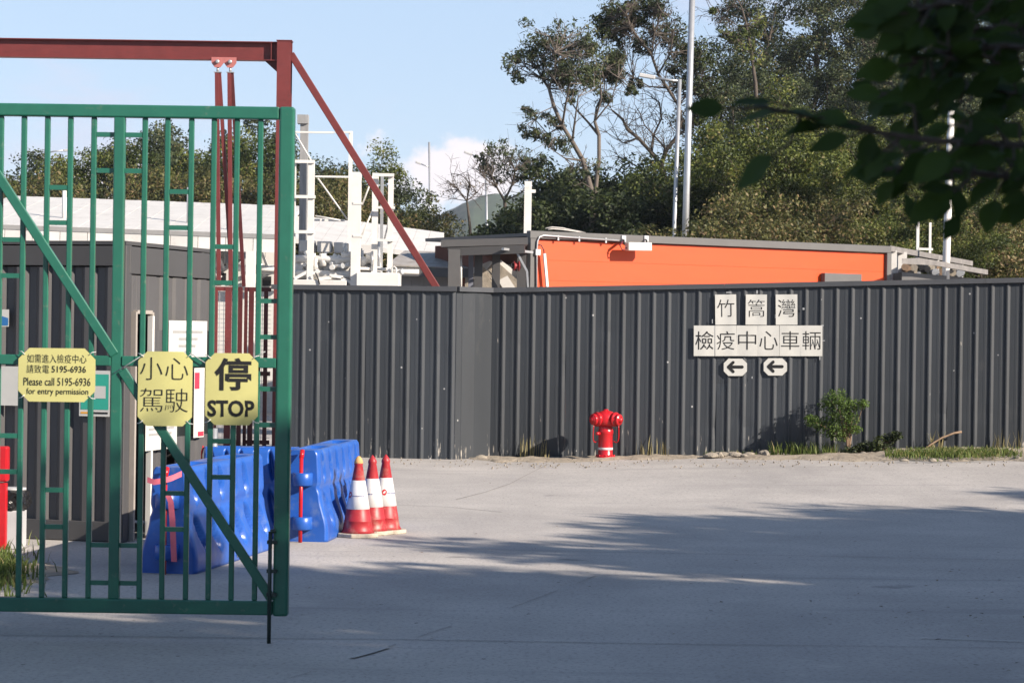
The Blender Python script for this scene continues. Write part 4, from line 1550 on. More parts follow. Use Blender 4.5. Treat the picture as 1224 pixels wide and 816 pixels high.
MB().bar(at(601, 297.5, CD - 0.2), at(636, 301.5, CD + 0.6), 0.04, 0.05).build('arm_bracket', M['galv'], cn)
MB().bar(at(617, 300, CD), at(630, 324, CD), 0.035, 0.035).build('arm_strut', M['galv'], cn)
MB().bar(at(630, 324, CD), at(631.5, 348, CD), 0.035, 0.035).build('arm_strut', M['galv'], cn)
# red hose reel hung on the canopy's end wall
c = at(617, 318, CD + 0.42)
hr = thing('hose_reel', 'red hose reel hung on the canopy end wall', 'hose reel', c)
MB().lathe([(0.085, -0.05), (0.085, -0.035), (0.05, -0.03), (0.05, 0.03), (0.085, 0.035), (0.085, 0.05)], c, 18, (1, 0.25, 0)).build('drum', mat('dull_red_plastic', (0.22, 0.02, 0.025), 0.5, 0.1, 5), hr)
MB().lathe([(0.05, -0.08), (0.05, 0.08)], c, 12, (1, 0.25, 0)).build('hub', M['black'], hr)
# pale timber and sheet debris heap under the canopy
r_ = random.Random(3)
for k in range(7):
    a = at(r_.uniform(566, 600), r_.uniform(310, 330), CD + 1.6)
    e = Vector((r_.uniform(0.4, 1), r_.uniform(-.2, .2), r_.uniform(-.8, -.3)))
    b = a + e * r_.uniform(1.0, 1.6)
    a.z, b.z = max(a.z, 0.3), max(b.z, 0.1)
    tag(MB().bar(a, b, r_.uniform(0.10, 0.3), 0.04).build('leaning_board', M['offwhite'] if k % 3 else M['stone']), 'pale board leaning under the grey canopy', 'board', 'boards leaning under the grey canopy')
ws = thing('rubble_skip', 'pale skip heaped with boards behind the grey canopy', 'skip', (at(590, 330, CD + 2.6).x, CD + 2.6, 0))
MB().prism([at(560, 331, CD + 2.2) * 1.0, at(618, 331, CD + 2.2), at(618, 318, CD + 2.2), at(585, 312, CD + 2.2), at(560, 322, CD + 2.2)], (0, 0.6, 0)).build('heap', M['offwhite'], ws)
xa, xb = at(556, 331, CD + 2.2).x, at(622, 331, CD + 2.2).x
zz = at(590, 332, CD + 2.2).z
MB().box2((xa, CD + 2.1, 0), (xb, CD + 3.0, zz)).build('body', M['stone'], ws)

# --- long white shed with low roof -------------------------------------------
SD = 46.0
sh = thing('white_shed', 'long low white shed with pale metal roof behind the cabin', 'shed', (at(200, 300, SD).x, SD, 0))


def sp(px, py, d=SD):
    return at(px, py, d)


def slab(name, pts, depth, th, m, d=SD, parent=sh):
    """roof slab: front eave polygon px points pushed back and up"""
    P = [sp(*p, d) for p in pts]
    Q = [p + Vector((0, depth, depth * 0.16)) for p in P]
    mb = MB()
    mb.sheet([P, Q])
    mb.sheet([[p - Z * th for p in P], [q - Z * th for q in Q]])
    mb.sheet([P, [p - Z * th for p in P]])
    mb.sheet([Q, [p - Z * th for p in Q]])
    for k in (0, -1):
        mb.poly([P[k], Q[k], Q[k] - Z * th, P[k] - Z * th])
    return mb.build(name, m, parent)


def eave(px, pts):
    for (a, ya), (b, yb) in zip(pts, pts[1:]):
        if a <= px <= b:
            return ya + (yb - ya) * (px - a) / (b - a)


E1 = [(-60, 266), (331, 280)]
E2 = [(331, 283), (420, 291), (480, 299), (525, 305)]
for k in range(23):
    pa, pb = -60 + k * 17, -60 + (k + 1) * 17 - 0.35
    slab('roof_sheet', [(pa, eave(pa, E1) + 0.25 * (k % 2)), (pb, eave(pb, E1) + 0.25 * (k % 2))], 5.5, 0.10, M['offwhite'])
for k in range(11):
    pa, pb = 331.2 + k * 17.5, 331.2 + (k + 1) * 17.5 - 0.35
    slab('roof_sheet', [(pa, eave(pa, E2)), (pb, eave(min(525, pb), E2))], 4.0, 0.10, M['offwhite'], SD + 1)
# ridge capping and a gutter along the eave
for (a, ya), (b, yb) in zip(E1, E1[1:]):
    P, Q = sp(a, ya, SD - 0.06), sp(b, yb, SD - 0.06)
    MB().bar(P - Z * 0.05, Q - Z * 0.05, 0.09, 0.10).build('gutter', mat('grey_gutter', (0.26, 0.255, 0.25), 0.5, 0.1, 4), sh)
for k in range(3):
    P = sp(60 + k * 95, 262 + k * 4, SD + 2.2)
    MB().bar(P, P + Vector((1.4, 0, -0.02)), 0.05, 0.06).build('roof_rail', MATS['grey_gutter'], sh)
# fascia plates under the eave, each its own plate
for k in range(12):
    pa = -60 + k * 33
    P, Q = sp(pa, 281 + k * 0.95, SD - 0.08), sp(pa + 32.3, 281 + (k + 1) * 0.95, SD - 0.08)
    MB().bar(P, Q, 0.33, 0.03, up=(0, -1, 0)).build('fascia_plate', Wt if k % 2 else M['offwhite'], sh)
for k in range(16):
    px = 60 + k * 18
    a = sp(px, 293 + k * 0.5, SD - 0.06)
    MB().bar(a, a + Vector((0.10, 0.5, -0.35)), 0.05, 0.05).build('eave_bracket', Wt, sh)
# wall behind, in panels
for k in range(14):
    pa = -60 + k * 29
    a, b = sp(pa, 330, SD + 1.0), sp(pa + 28.6, 330, SD + 1.0)
    MB().box2((a.x, SD + 1.0, 0), (b.x, SD + 1.06, sp(pa, 296, SD + 1).z)).build('wall_panel', M['offwhite'], sh)
for px in (249, 300, 345):
    a = sp(px, 300, SD - 0.3)
    MB().box2((a.x - 0.09, SD - 0.4, 0), (a.x + 0.09, SD - 0.22, a.z)).build('column', Wt, sh)
for px, py in ((262, 324), (280, 318), (305, 322), (318, 330)):
    MB().tube([sp(px - 6, py, SD + .7), sp(px + 9, py - 6, SD + .7)], 0.05, 8).build('pipe', M['galv'], sh)
for px, py in ((265, 332), (319, 336)):
    a = sp(px, py, SD + 0.96)
    MB().box((a.x, a.y, a.z), (0.18, 0.06, 0.2)).build('meter_box', M['black'], sh)

# --- lower roof behind the brace ---------------------------------------------
lr = thing('lean_to', 'low grey tin lean-to with ribbed roof behind the white racks', 'lean-to', (at(510, 330, 42).x, 42, 0))
P0, P1 = at(462, 318, 42), at(580, 322, 42)
for k in range(14):
    a, b = P0 + (P1 - P0) * k / 14, P0 + (P1 - P0) * (k + 0.97) / 14
    mb = MB()
    mb.prism([a, b, b + Vector((0.25, 1.8, 0.33)), a + Vector((0.25, 1.8, 0.33))], (0, 0, 0.03))
    mb.build('roof_sheet', mat('weathered_tin', (0.30, 0.28, 0.26), 0.6, 0.2, 4, dirt=((0.20, 0.16, 0.13), 0.5, 0.8, 3)), lr)
MB().bar(P0 + Vector((0, -0.03, -0.09)), P1 + Vector((0, -0.03, -0.09)), 0.16, 0.05).build('fascia', M['greypaint'], lr)
for k in range(8):
    a, b = P0 + (P1 - P0) * k / 8, P0 + (P1 - P0) * (k + 0.985) / 8
    MB().box2((a.x, 42.3, 0), (b.x, 42.35, a.z - 0.05)).build('wall_panel', mat('dusty_grey_wall', (0.26, 0.25, 0.245), 0.7, 0.15, 3), lr)

# --- white pipe rack with ladder frames ----------------------------------------
WD = 37.0
rk = thing('white_pipe_rack', 'white painted steel skid with pipes and upright ladder frames', 'pipe rack', (at(415, 335, WD).x, WD, 0))


def wp(px, py, d=WD):
    return at(px, py, d)


def upright(px, t, b, w, d=WD, name='upright', m=None, ext=True):
    P = wp(px, t, d)
    z0 = 0.0 if ext else wp(px, b, d).z
    MB().box2((P.x - w / 2, d - w / 2, z0), (P.x + w / 2, d + w / 2, P.z)).build(name, m or Wt, rk)


upright(372.5, 192, 330, 0.10)
upright(352, 192, 330, 0.06)
upright(419.5, 157, 270, 0.06, WD + 0.6)
upright(426.5, 206, 330, 0.15, WD)
upright(449, 207, 330, 0.10, WD + 0.1)
upright(467.5, 208, 322, 0.085, WD)
upright(457, 210, 310, 0.05, WD + 0.5, m=M['galv'])
for a, b, y, t, d in ((352, 376, 193, 0.05, 0), (352, 377, 235, 0.05, 0), (352, 376, 277, 0.05, 0), (353, 399, 158, 0.03, .6), (377, 416, 211, 0.03, .6), (372, 412, 263, 0.035, .6), (446, 471, 209, 0.05, 0), (450, 472, 248, 0.04, 0), (450, 470, 287, 0.04, 0), (422, 433, 243, 0.035, 0), (422, 433, 282, 0.035, 0), (400, 419, 158, 0.03, .6)):
    P, Q = wp(a, y, WD + d - 0.06), wp(b, y, WD + d - 0.06)
    Q.z = P.z
    MB().bar(P, Q, t, 0.05).build('rung', Wt, rk)
# big grey timber post with cap
gpst = thing('grey_post', 'tall weathered grey post with square cap rising behind the white rack', 'post', (wp(364, 150, WD + 1.2).x, WD + 1.2, 0))
P = wp(364, 147, WD + 1.2)
MB().box2((P.x - 0.065, WD + 1.13, 0), (P.x + 0.065, WD + 1.26, P.z)).build('shaft', mat('weathered_grey_post', (0.24, 0.24, 0.24), 0.7, 0.2, 4, stretch=(4, 4, 0.6)), gpst)
P2 = wp(362.5, 140, WD + 1.2)
MB().box2((P2.x - 0.09, WD + 1.08, P.z - 0.02), (P2.x + 0.09, WD + 1.3, P2.z + 0.03)).build('cap', MATS['weathered_grey_post'], gpst)
# insulated duct boxes, pipes and base plate of the skid
for k, (a, b) in enumerate(((358, 378), (379, 398), (399, 412), (413, 419), (429, 447))):
    P, Q = wp(a, 287 + k * 1.2, WD + .5), wp(b, 302 + k * 0.6, WD + .9)
    MB().box2((P.x, WD + .5, Q.z), (Q.x, WD + .9, P.z)).build('duct_box', M['offwhite'] if k % 2 else mat('pale_grey_duct', (0.50, 0.49, 0.48), 0.5, 0.06, 5), rk, 0.01)
for y0, y1, r, d in ((318, 322, 0.13, 0.35), (309, 311, 0.06, 0.2), (328, 330, 0.08, 0.15)):
    MB().tube([wp(350, y0, WD + d), wp(400, (y0 + y1) / 2, WD + d), wp(455, y1, WD + d)], r, 12).build('pipe', Wt, rk)
for a, ya, b, yb, r in ((400, 318, 408, 306, .06), (408, 306, 424, 304, .06), (386, 318, 386, 303, .06), (395, 316, 402, 304, .045), (372, 312, 366, 300, .05), (430, 320, 438, 308, .07), (438, 308, 446, 306, .07), (412, 320, 420, 312, .05)):
    MB().tube([wp(a, ya, WD + .2), wp(b, yb, WD + .2)], r, 10).build('pipe', Wt, rk)
for px in (362, 380, 404, 428, 446):
    MB().lathe([(0.17, -0.025), (0.17, 0.025)], wp(px, 319, WD + .35), 16, (1, 0, 0)).build('flange', Wt, rk)
P, Q = wp(350, 334, WD - .1), wp(480, 345, WD - .1)
MB().box2((P.x, WD - 0.1, 0.4), (Q.x - 0.9, WD + 1.0, P.z)).build('skid_deck', M['offwhite'], rk, 0.01)
P, Q = wp(426, 325.5, WD - .2), wp(477, 345, WD - .2)
MB().box2((P.x, WD - 0.2, 0.3), (Q.x, WD + 0.5, P.z)).build('skid_end', Wt, rk, 0.01)
P = wp(471, 322, WD - .1)
MB().tube([P + Vector((-0.035, 0, -0.1)), P + Vector((-0.035, 0, 0.02)), P + Vector((0, 0, 0.05)), P + Vector((0.035, 0, 0.02)), P + Vector((0.035, 0, -0.1))], 0.014, 8).build('lifting_eye', Wt, rk)
for k in range(5):
    a = wp(352 + k * 14, 333 - (k % 2) * 4, WD - .02)
    MB().bar(a, a + Vector((0.22, 0, 0.12 - 0.05 * k)), 0.05, 0.05).build('skid_strut', Wt, rk)
MB().tube([wp(377, 326, WD - .12), wp(380, 332, WD - .12), wp(382, 340, WD - .12)], 0.012, 6).build('cable', M['black'], rk)

rw = random.Random(14)
for k in range(26):        # small bore pipework, valves and braces packed over the skid
    px, py = rw.uniform(353, 468), rw.uniform(303, 331)
    a = wp(px, py, WD + rw.uniform(-.05, .45))
    v = [Vector((rw.uniform(.25, .6), 0, 0)), Vector((0, 0, rw.uniform(.15, .4))), Vector((rw.uniform(-.3, .3), 0, rw.uniform(.12, .3))), Vector((0.05, rw.uniform(.2, .5), 0.02))][k % 4]
    MB().tube([a, a + v], rw.uniform(0.018, 0.045), 8).build('small_pipe', Wt if k % 5 else M['galv'], rk)
    if k % 3 == 0:
        MB().lathe([(0.045, -0.01), (0.05, 0.0), (0.045, 0.01)], a + v * 0.5 + Vector((0, -0.05, 0)), 12, (0.8, -0.6, 0.1)).build('valve_wheel', M['galv'], rk)
for a, b in (((377, 258), (410, 264)), ((380, 213), (415, 262)), ((353, 160), (372, 192)), ((433, 245), (446, 210)), ((431, 285), (446, 250)), ((459, 288), (468, 250))):
    MB().tube([wp(*a, WD + .05), wp(*b, WD + .05)], 0.014, 6).build('cross_tie', Wt, rk)
for k in range(14):        # pipework on the shed front, seen between the gate bars
    px, py = rw.uniform(252, 335), rw.uniform(300, 338)
    a = sp(px, py, SD + rw.uniform(.3, .8))
    v = (Vector((rw.uniform(.4, 1.0), 0, 0)), Vector((0, 0, rw.uniform(.3, .8))), Vector((rw.uniform(-.4, .4), 0, rw.uniform(.2, .5))))[k % 3]
    MB().tube([a, a + v], rw.uniform(0.03, 0.08), 8).build('pipe', (Wt, M['galv'], M['offwhite'])[k % 3], sh)

# --- poles and lamps ---------------------------------------------------------
def pole(name, label, cat, px_t, py_t, px_b, py_b, d, w, m, arm=None, head=None, group=None, parts=None):
    mb, b, t = vpost(px_t, py_t, d, w, name, label, cat, round_=True, px_b=px_b, py_b=py_b)
    r = thing(name, label, cat, b, group=group)
    mb.build('shaft', m, r)
    MB().lathe([(w * 1.3, 0), (w * 1.3, 0.04)], b, 12).build('base_plate', m, r)
    if arm:
        P = [at(px, py, d + dd) for px, py, dd in arm]
        MB().tube(P, w * 0.28, 8).build('arm', m, r)
        h0, h1 = P[-1], P[-1] + (P[-1] - P[-2]).normalized() * head
        MB().bar(h0, h1, head * 0.28, 0.10, up=(0, 0, 1)).build('lamp_head', mat('lamp_head_grey', (0.45, 0.45, 0.45), 0.4, 0.1, 5), r, 0.02, 2)
    for p in parts or []:
        MB().tube([at(*p[0], d), at(*p[1], d)], p[2], 6).build(p[3], m, r)
    return r


pole('mast', 'tall silver steel mast rising behind the orange building', 'mast', 828.5, -40, 819, 283, 56, 0.165, M['galv'])
pole('street_lamp', 'silver street lamp with short arm beside the tall mast', 'street lamp', 812.5, 95, 805.5, 283, 58, 0.11, M['galv'], [(812.5, 97, 0), (800, 96, 0), (783, 93, 0)], 0.42)
pole('street_lamp', 'slim grey street lamp with whip aerial before the white cloud', 'street lamp', 513, 170, 514.5, 285, 100, 0.10, M['galv'], [(513.5, 200, 0), (508, 198, 0), (503, 196, 0)], 0.25)
pole('street_lamp', 'grey street lamp half hidden in the small tree by the hill', 'street lamp', 581, 189, 582, 285, 95, 0.10, M['galv'], [(581, 190, 0), (572, 188, 0), (564, 185, 0)], 0.35)
pole('street_lamp', 'dark grey street lamp above the trees behind the gate bars', 'street lamp', 52, 183, 51, 290, 90, 0.10, M['galv'], [(52, 184, 0), (64, 181, 0), (76, 180, 0)], 0.3)
pole('white_pole', 'thick white pole showing through the overhanging leaves', 'pole', 1138, 100, 1131.5, 300, 47, 0.155, Wt)
sq = thing('white_column', 'white square column beside the corner of the orange building', 'column', (at(631, 220, 42).x, 42, 0))
P = at(631.5, 217, 42.0)
P2 = at(628.5, 280, 42.0)
k = P.z / (P.z - P2.z)
MB().bar(Vector((P.x, 42, 0)) - Vector((0.02, 0, 0)), P, 0.135, 0.135).build('shaft', Wt, sq)
MB().box((P.x + 0.1, 42, P.z - 0.18), (0.08, 0.06, 0.06)).build('bracket', Wt, sq)
for px, t, lab in ((77, 228, 'short white vent pipe on the shed roof'), (226, 224, 'slim white vent pipe on the shed roof near the gate mullion')):
    P = at(px, t, SD + 1.5)
    tag(MB().tube([(P.x, P.y, at(px, 268, SD + 1.5).z - 0.1), P], 0.045, 8).build('vent_pipe', Wt), lab, 'pipe')

# --- open shed roofs at the right end of the orange building -----------------------
rs_ = thing('pipe_shed', 'low open shed with sloping grey roof beside the orange building', 'shed', (at(1115, 320, 46).x, 46, 0))
a0, a1 = at(1064, 293.5, 45.2), at(1163, 312, 52)
MB().prism([a0, a1, a1 + Vector((0.2, 1.2, 0.02)), a0 + Vector((0.2, 1.2, 0.02))], (0, 0, -0.11)).build('rear_roof', mat('weathered_grey_felt', (0.16, 0.15, 0.145), 0.7, 0.25, 4), rs_)
b0, b1 = at(1078, 309, 43.2), at(1181, 322.5, 48)
MB().prism([b0, b0 + (b1 - b0) * 0.35 + Z * 0.05, b1, b1 + Vector((0.1, 0.9, 0.02)), b0 + Vector((0.5, 0.9, 0.05))], (0, 0, -0.10)).build('front_roof', MATS['weathered_grey_felt'], rs_)
for px, t, d in ((1069, 297, 45.4), (1081, 299, 46), (1120, 303, 48.8), (1149, 308, 51)):
    P = at(px, t + 3, d)
    MB().box2((P.x - 0.09, d + .2, 0), (P.x + 0.09, d + .35, P.z + 0.02)).build('post', M['offwhite'], rs_)
rb = random.Random(21)
for k in range(22):
    px = rb.uniform(1080, 1150)
    P = at(px, rb.uniform(318, 328), 45.0 + (px - 1080) * 0.045 + rb.uniform(0, .5))
    MB().tube([P, P + Vector((rb.uniform(-.1, .1), rb.uniform(0.4, .8), 0))], rb.uniform(0.05, 0.10), 9).build('stored_pipe', (M['stone'], M['black'], M['twig'], M['galv'])[k % 4], rs_)
P, Q = at(1078, 331, 44.6), at(1165, 331, 48.5)
MB().prism([(P.x, P.y, 0), (Q.x, Q.y, 0), (Q.x, Q.y + 1.0, 0), (P.x, P.y + 1.0, 0)], (0, 0, at(1100, 327, 45.5).z)).build('storage_bench', M['greypaint'], rs_)
for px, py, w in ((1097.5, 246, 0.06), (1112, 266, 0.05)):
    P = at(px, py, 49)
    zr_ = at(px, 300, 49).z
    tag(MB().box2((P.x - w / 2, 49 - w / 2, zr_ - 0.3), (P.x + w / 2, 49 + w / 2, P.z)).build('white_stake', Wt), 'slim %s white post rising from the low shed roof' % ('tall' if py < 250 else 'short'), 'post')
P, Q = at(1098, 297.5, 48.9), at(1115, 298, 48.9)
tag(MB().bar(P, Q, 0.05, 0.05).build('white_crossbar', Wt), 'white crossbar joining two slim posts on the low shed roof', 'bar')

# ================================================================== TREES
def leaves(C, R, n, size, rng, flat=0.5, ctint=None, aspect=0.5, droop=0.0):
    """n leaves per cluster as folded quads scattered through each cluster's volume"""
    C = np.repeat(np.asarray(C, float), n, 0)
    Rr = np.repeat(np.asarray(R, float), n)
    N = len(C)
    d = rng.normal(0, 1, (N, 3))
    d /= np.linalg.norm(d, axis=1)[:, None]
    rad_ = Rr * rng.uniform(0.15, 1, N) ** 0.6
    P = C + d * rad_[:, None] * [1, 1, 0.75]
    nrm = d * 0.5 + rng.normal(0, 1, (N, 3)) * [0.8, 0.8, 0.5] + [0, 0, flat]
    nrm /= np.linalg.norm(nrm, axis=1)[:, None]
    t = np.cross(nrm, rng.normal(0, 1, (N, 3)))
    t[:, 2] -= droop
    t /= np.linalg.norm(t, axis=1)[:, None]
    b = np.cross(nrm, t)
    s = (size * rng.uniform(0.6, 1.35, N))[:, None]
    V = np.zeros((N, 4, 3))
    V[:, 0] = P - t * s * 0.5
    V[:, 1] = P - b * s * aspect * 0.5 + nrm * s * 0.08
    V[:, 2] = P + t * s * 0.5
    V[:, 3] = P + b * s * aspect * 0.5 + nrm * s * 0.08
    F = np.arange(N * 4).reshape(N, 4)
    ct = np.repeat(ctint if ctint is not None else rng.uniform(0.08, 0.85, len(C) // n), n)
    tint = np.clip(ct + rng.normal(0, 0.16, N), 0, 1)
    return V.reshape(-1, 3), F, np.repeat(tint, 4)


def rvec(r, s=1.0):
    return Vector((r.gauss(0, s), r.gauss(0, s), r.gauss(0, s)))


def grow(seed, h, r0, crown0=0.3, spread=0.45, nl=11, ns=5, nt=3, up=0.5, wob=0.06, forks=1):
    """returns branch polylines (points, radii) and twig tips"""
    r = random.Random(seed)
    br, tips = [], []
    for f in range(forks):
        lean = Vector((r.uniform(-1, 1), r.uniform(-1, 1), 0)) * (0.05 if forks == 1 else 0.28)
        tp = [Vector((0, 0, -0.15))]
        n = 7
        for i in range(1, n + 1):
            tp.append(Vector((lean.x * h * i / n + r.gauss(0, wob) * h * 0.3, lean.y * h * i / n + r.gauss(0, wob) * h * 0.3, h * 0.92 * i / n)))
        br.append((tp, [r0 * (1 - 0.85 * i / n) for i in range(n + 1)]))
        for k in range(nl):
            t = crown0 + (0.98 - crown0) * (k + r.random()) / nl
            i = min(int(t * n), n - 1)
            p = tp[i].lerp(tp[i + 1], t * n - i)
            a = k * 2.4 + r.uniform(-.4, .4)
            L_ = h * spread * (1.15 - 0.75 * abs((t - crown0) / (1 - crown0) - 0.35)) * r.uniform(0.7, 1.15)
            dr = Vector((math.cos(a), math.sin(a), up * r.uniform(0.5, 1.4)))
            dr.normalize()
            lp = [p]
            for j in range(4):
                dr = (dr + rvec(r, 0.16) + Vector((0, 0, 0.06))).normalized()
                lp.append(lp[-1] + dr * L_ / 4)
            rl = r0 * (1 - 0.8 * t) * 0.5
            br.append((lp, [rl * (1 - 0.2 * j) for j in range(5)]))
            tips.append(lp[-1])
            for s_ in range(ns):
                u = r.uniform(0.3, 1.0) * 4
                j = min(int(u), 3)
                q = lp[j].lerp(lp[j + 1], u - j)
                d2 = (dr * 0.5 + rvec(r, 0.6) + Vector((0, 0, 0.2))).normalized()
                e = q + d2 * L_ * r.uniform(0.2, 0.42)
                m_ = (q + e) / 2 + rvec(r, 0.03 * L_)
                br.append(([q, m_, e], [rl * 0.4, rl * 0.28, rl * 0.15]))
                tips.append(e)
                for w in range(nt - 1):
                    d3 = (d2 + rvec(r, 0.7)).normalized()
                    g = m_ + d3 * L_ * r.uniform(0.12, 0.28)
                    br.append(([m_, g], [rl * 0.2, rl * 0.1]))
                    tips.append(g)
    return br, tips


def branch_mesh(br, nseg=6, rmin=0.006):
    mb = MB()
    for P, R in br:
        mb.tube(P, [max(rmin, x) for x in R], nseg, cap=False)
    me = bpy.data.meshes.new('trunk')
    mb.bm.to_mesh(me)
    mb.bm.free()
    return me


GREENS = dict(
    olive=leaf_mat('olive_leaves', (0.030, 0.046, 0.010), (0.150, 0.175, 0.038), (0.17, 0.14, 0.05), 0.05),
    dark=leaf_mat('dark_leaves', (0.014, 0.024, 0.009), (0.055, 0.072, 0.022), None, 0, 0.2),
    grey=leaf_mat('grey_green_leaves', (0.028, 0.038, 0.020), (0.085, 0.110, 0.045), (0.13, 0.11, 0.05), 0.06),
    brown=leaf_mat('brownish_leaves', (0.036, 0.042, 0.014), (0.13, 0.13, 0.042), (0.20, 0.14, 0.07), 0.16),
    fresh=leaf_mat('fresh_leaves', (0.045, 0.080, 0.016), (0.13, 0.20, 0.045), None, 0, 0.35),
)


class TreeKind:
    def __init__(self, seed, h, r0, leaf, nper, lsize, crad, bark='bark', **kw):
        br, tips = grow(seed, h, r0, **kw)
        self.h, self.leaf, self.bark = h, leaf, bark
        self.trunk = branch_mesh(br)
        self.trunk.materials.append(M[bark])
        rng = np.random.default_rng(seed)
        C = np.array([t[:] for t in tips])
        R = crad * rng.uniform(0.6, 1.3, len(C))
        V, F, T = leaves(C, R, nper, lsize, rng)
        self.top = float(np.percentile(V[:, 2], 99.3))
        self.crown = np_mesh('crown', V, F, T)
        self.crown.materials.append(GREENS[leaf])

    def put(self, name, label, group, x, y, z, s=1.0, rz=0.0, sz=None):
        o = thing(name, label, 'tree' if 'shrub' not in name else 'shrub', (x, y, z), rz, group)
        o.scale = (s, s, sz or s)
        link_mesh('trunk', self.trunk, None, o)
        link_mesh('crown', self.crown, None, o)
        return o


K_olive = TreeKind(11, 8.0, 0.16, 'olive', 150, 0.125, 0.62, crown0=0.12, spread=0.42, nl=13, ns=5, nt=3)
K_olive2 = TreeKind(12, 7.0, 0.14, 'olive', 150, 0.115, 0.60, crown0=0.10, spread=0.50, nl=13, ns=5, nt=3)
K_dark = TreeKind(13, 6.5, 0.14, 'dark', 120, 0.15, 0.60, crown0=0.08, spread=0.48, nl=13, ns=5, nt=3)
K_tall = TreeKind(14, 12.5, 0.24, 'grey', 70, 0.155, 0.66, crown0=0.30, spread=0.30, nl=16, ns=5, nt=3, forks=1, wob=0.09)
K_grey = TreeKind(15, 8.5, 0.17, 'grey', 95, 0.145, 0.62, crown0=0.18, spread=0.42, nl=13, ns=5, nt=3, forks=1)
K_brown = TreeKind(16, 4.2, 0.08, 'brown', 70, 0.10, 0.50, crown0=0.05, spread=0.55, nl=12, ns=5, nt=3, bark='twig', forks=2)
K_shade = TreeKind(17, 8.0, 0.18, 'dark', 110, 0.24, 0.80, crown0=0.05, spread=0.36, nl=15, ns=5, nt=3)

rt = random.Random(77)


def base_from_px(px, py_top, d, kind, s=None):
    P = at(px, py_top, d)
    return P


def plant(kind, px, py_top, d, name, label, group, squash=1.0):
    """tree whose top shows at that pixel, rooted on the ground or slope at distance d"""
    P = at(px, py_top, d)
    z0 = slope_z(P.x, d)
    s = max(0.35, (P.z - z0) / kind.top)
    return kind.put(name, label, group, P.x, d, z0, s * squash, rt.uniform(0, 6.28), s)


g1 = 'trees of the thicket behind the orange building'
# sunny olive thicket on the slope
for px, py, d, k in ((875, 140, 62, K_olive), (925, 150, 60, K_olive2), (985, 105, 64, K_olive), (1045, 150, 62, K_olive2), (1100, 140, 66, K_olive), (1160, 150, 64, K_olive2), (1215, 130, 67, K_olive),
                     (845, 195, 59, K_olive2), (900, 205, 58, K_olive), (960, 195, 58, K_olive2), (1020, 205, 58, K_olive), (1080, 215, 58, K_olive2), (1200, 215, 59, K_olive), (1260, 150, 64, K_olive2)):
    plant(k, px, py, d, 'thicket_tree', 'olive green bushy tree in the sunlit thicket behind the orange building', g1, 1.0)
g2 = 'tall trees on the crest'
for px, py, d, k in ((932, -25, 80, K_tall), (975, -40, 82, K_tall), (1020, -30, 80, K_tall), (1085, -45, 84, K_tall), (1150, -30, 80, K_tall), (1215, -40, 82, K_tall), (864, 88, 74, K_grey), (925, 70, 76, K_grey), (1000, 60, 78, K_grey), (1120, 40, 76, K_grey), (1190, 45, 78, K_grey), (1060, 70, 74, K_grey)):
    plant(k, px, py, d, 'crest_tree', 'tall grey-green tree on the crest behind the sunlit thicket', g2)
g3 = 'dark trees below the eucalyptus'
for px, py, d in ((678, 215, 66), (700, 205, 68), (735, 215, 66), (775, 200, 67), (815, 205, 65), (672, 240, 60), (720, 235, 60), (790, 230, 60), (840, 215, 63), (598, 282, 78)):
    plant(K_dark, px, py, d, 'dark_tree', 'dark green tree below the open branching trees', g3, 1.15)  # leaf colour darker than the olive trees beside them
for px, py, d in ((872, 240, 55), (915, 268, 53), (950, 235, 56), (1000, 272, 53), (1032, 244, 56), (1075, 258, 54), (1128, 238, 56), (1170, 280, 54), (1205, 246, 56), (860, 275, 52)):
    plant(K_brown if rt.random() < .6 else K_olive2, px, py, d, 'brush_shrub', 'low scrub shrub at the foot of the sunlit thicket', 'scrub shrubs at the thicket foot')
g4 = 'tree line behind the white shed'
for px, py, d, k in ((-20, 190, 84, K_grey), (35, 196, 82, K_olive), (85, 190, 86, K_grey), (125, 176, 84, K_olive2), (160, 150, 88, K_grey), (205, 168, 84, K_grey), (245, 140, 88, K_grey), (285, 168, 84, K_olive2), (325, 175, 86, K_grey), (372, 170, 86, K_grey), (410, 180, 84, K_olive), (448, 200, 86, K_grey), (488, 250, 90, K_olive2)):
    plant(k, px, py, d, 'background_tree', 'green tree in the line behind the white shed', g4, 1.0)
for px, py, d in ((70, 215, 76), (140, 222, 76), (190, 208, 76), (235, 215, 77), (280, 212, 76), (330, 222, 76), (385, 212, 77), (430, 228, 76), (475, 258, 78), (505, 268, 80), (20, 224, 76)):
    plant(K_brown, px, py, d, 'scrub_tree', 'brown twiggy scrub tree in front of the green line behind the shed', 'scrub trees behind the shed')


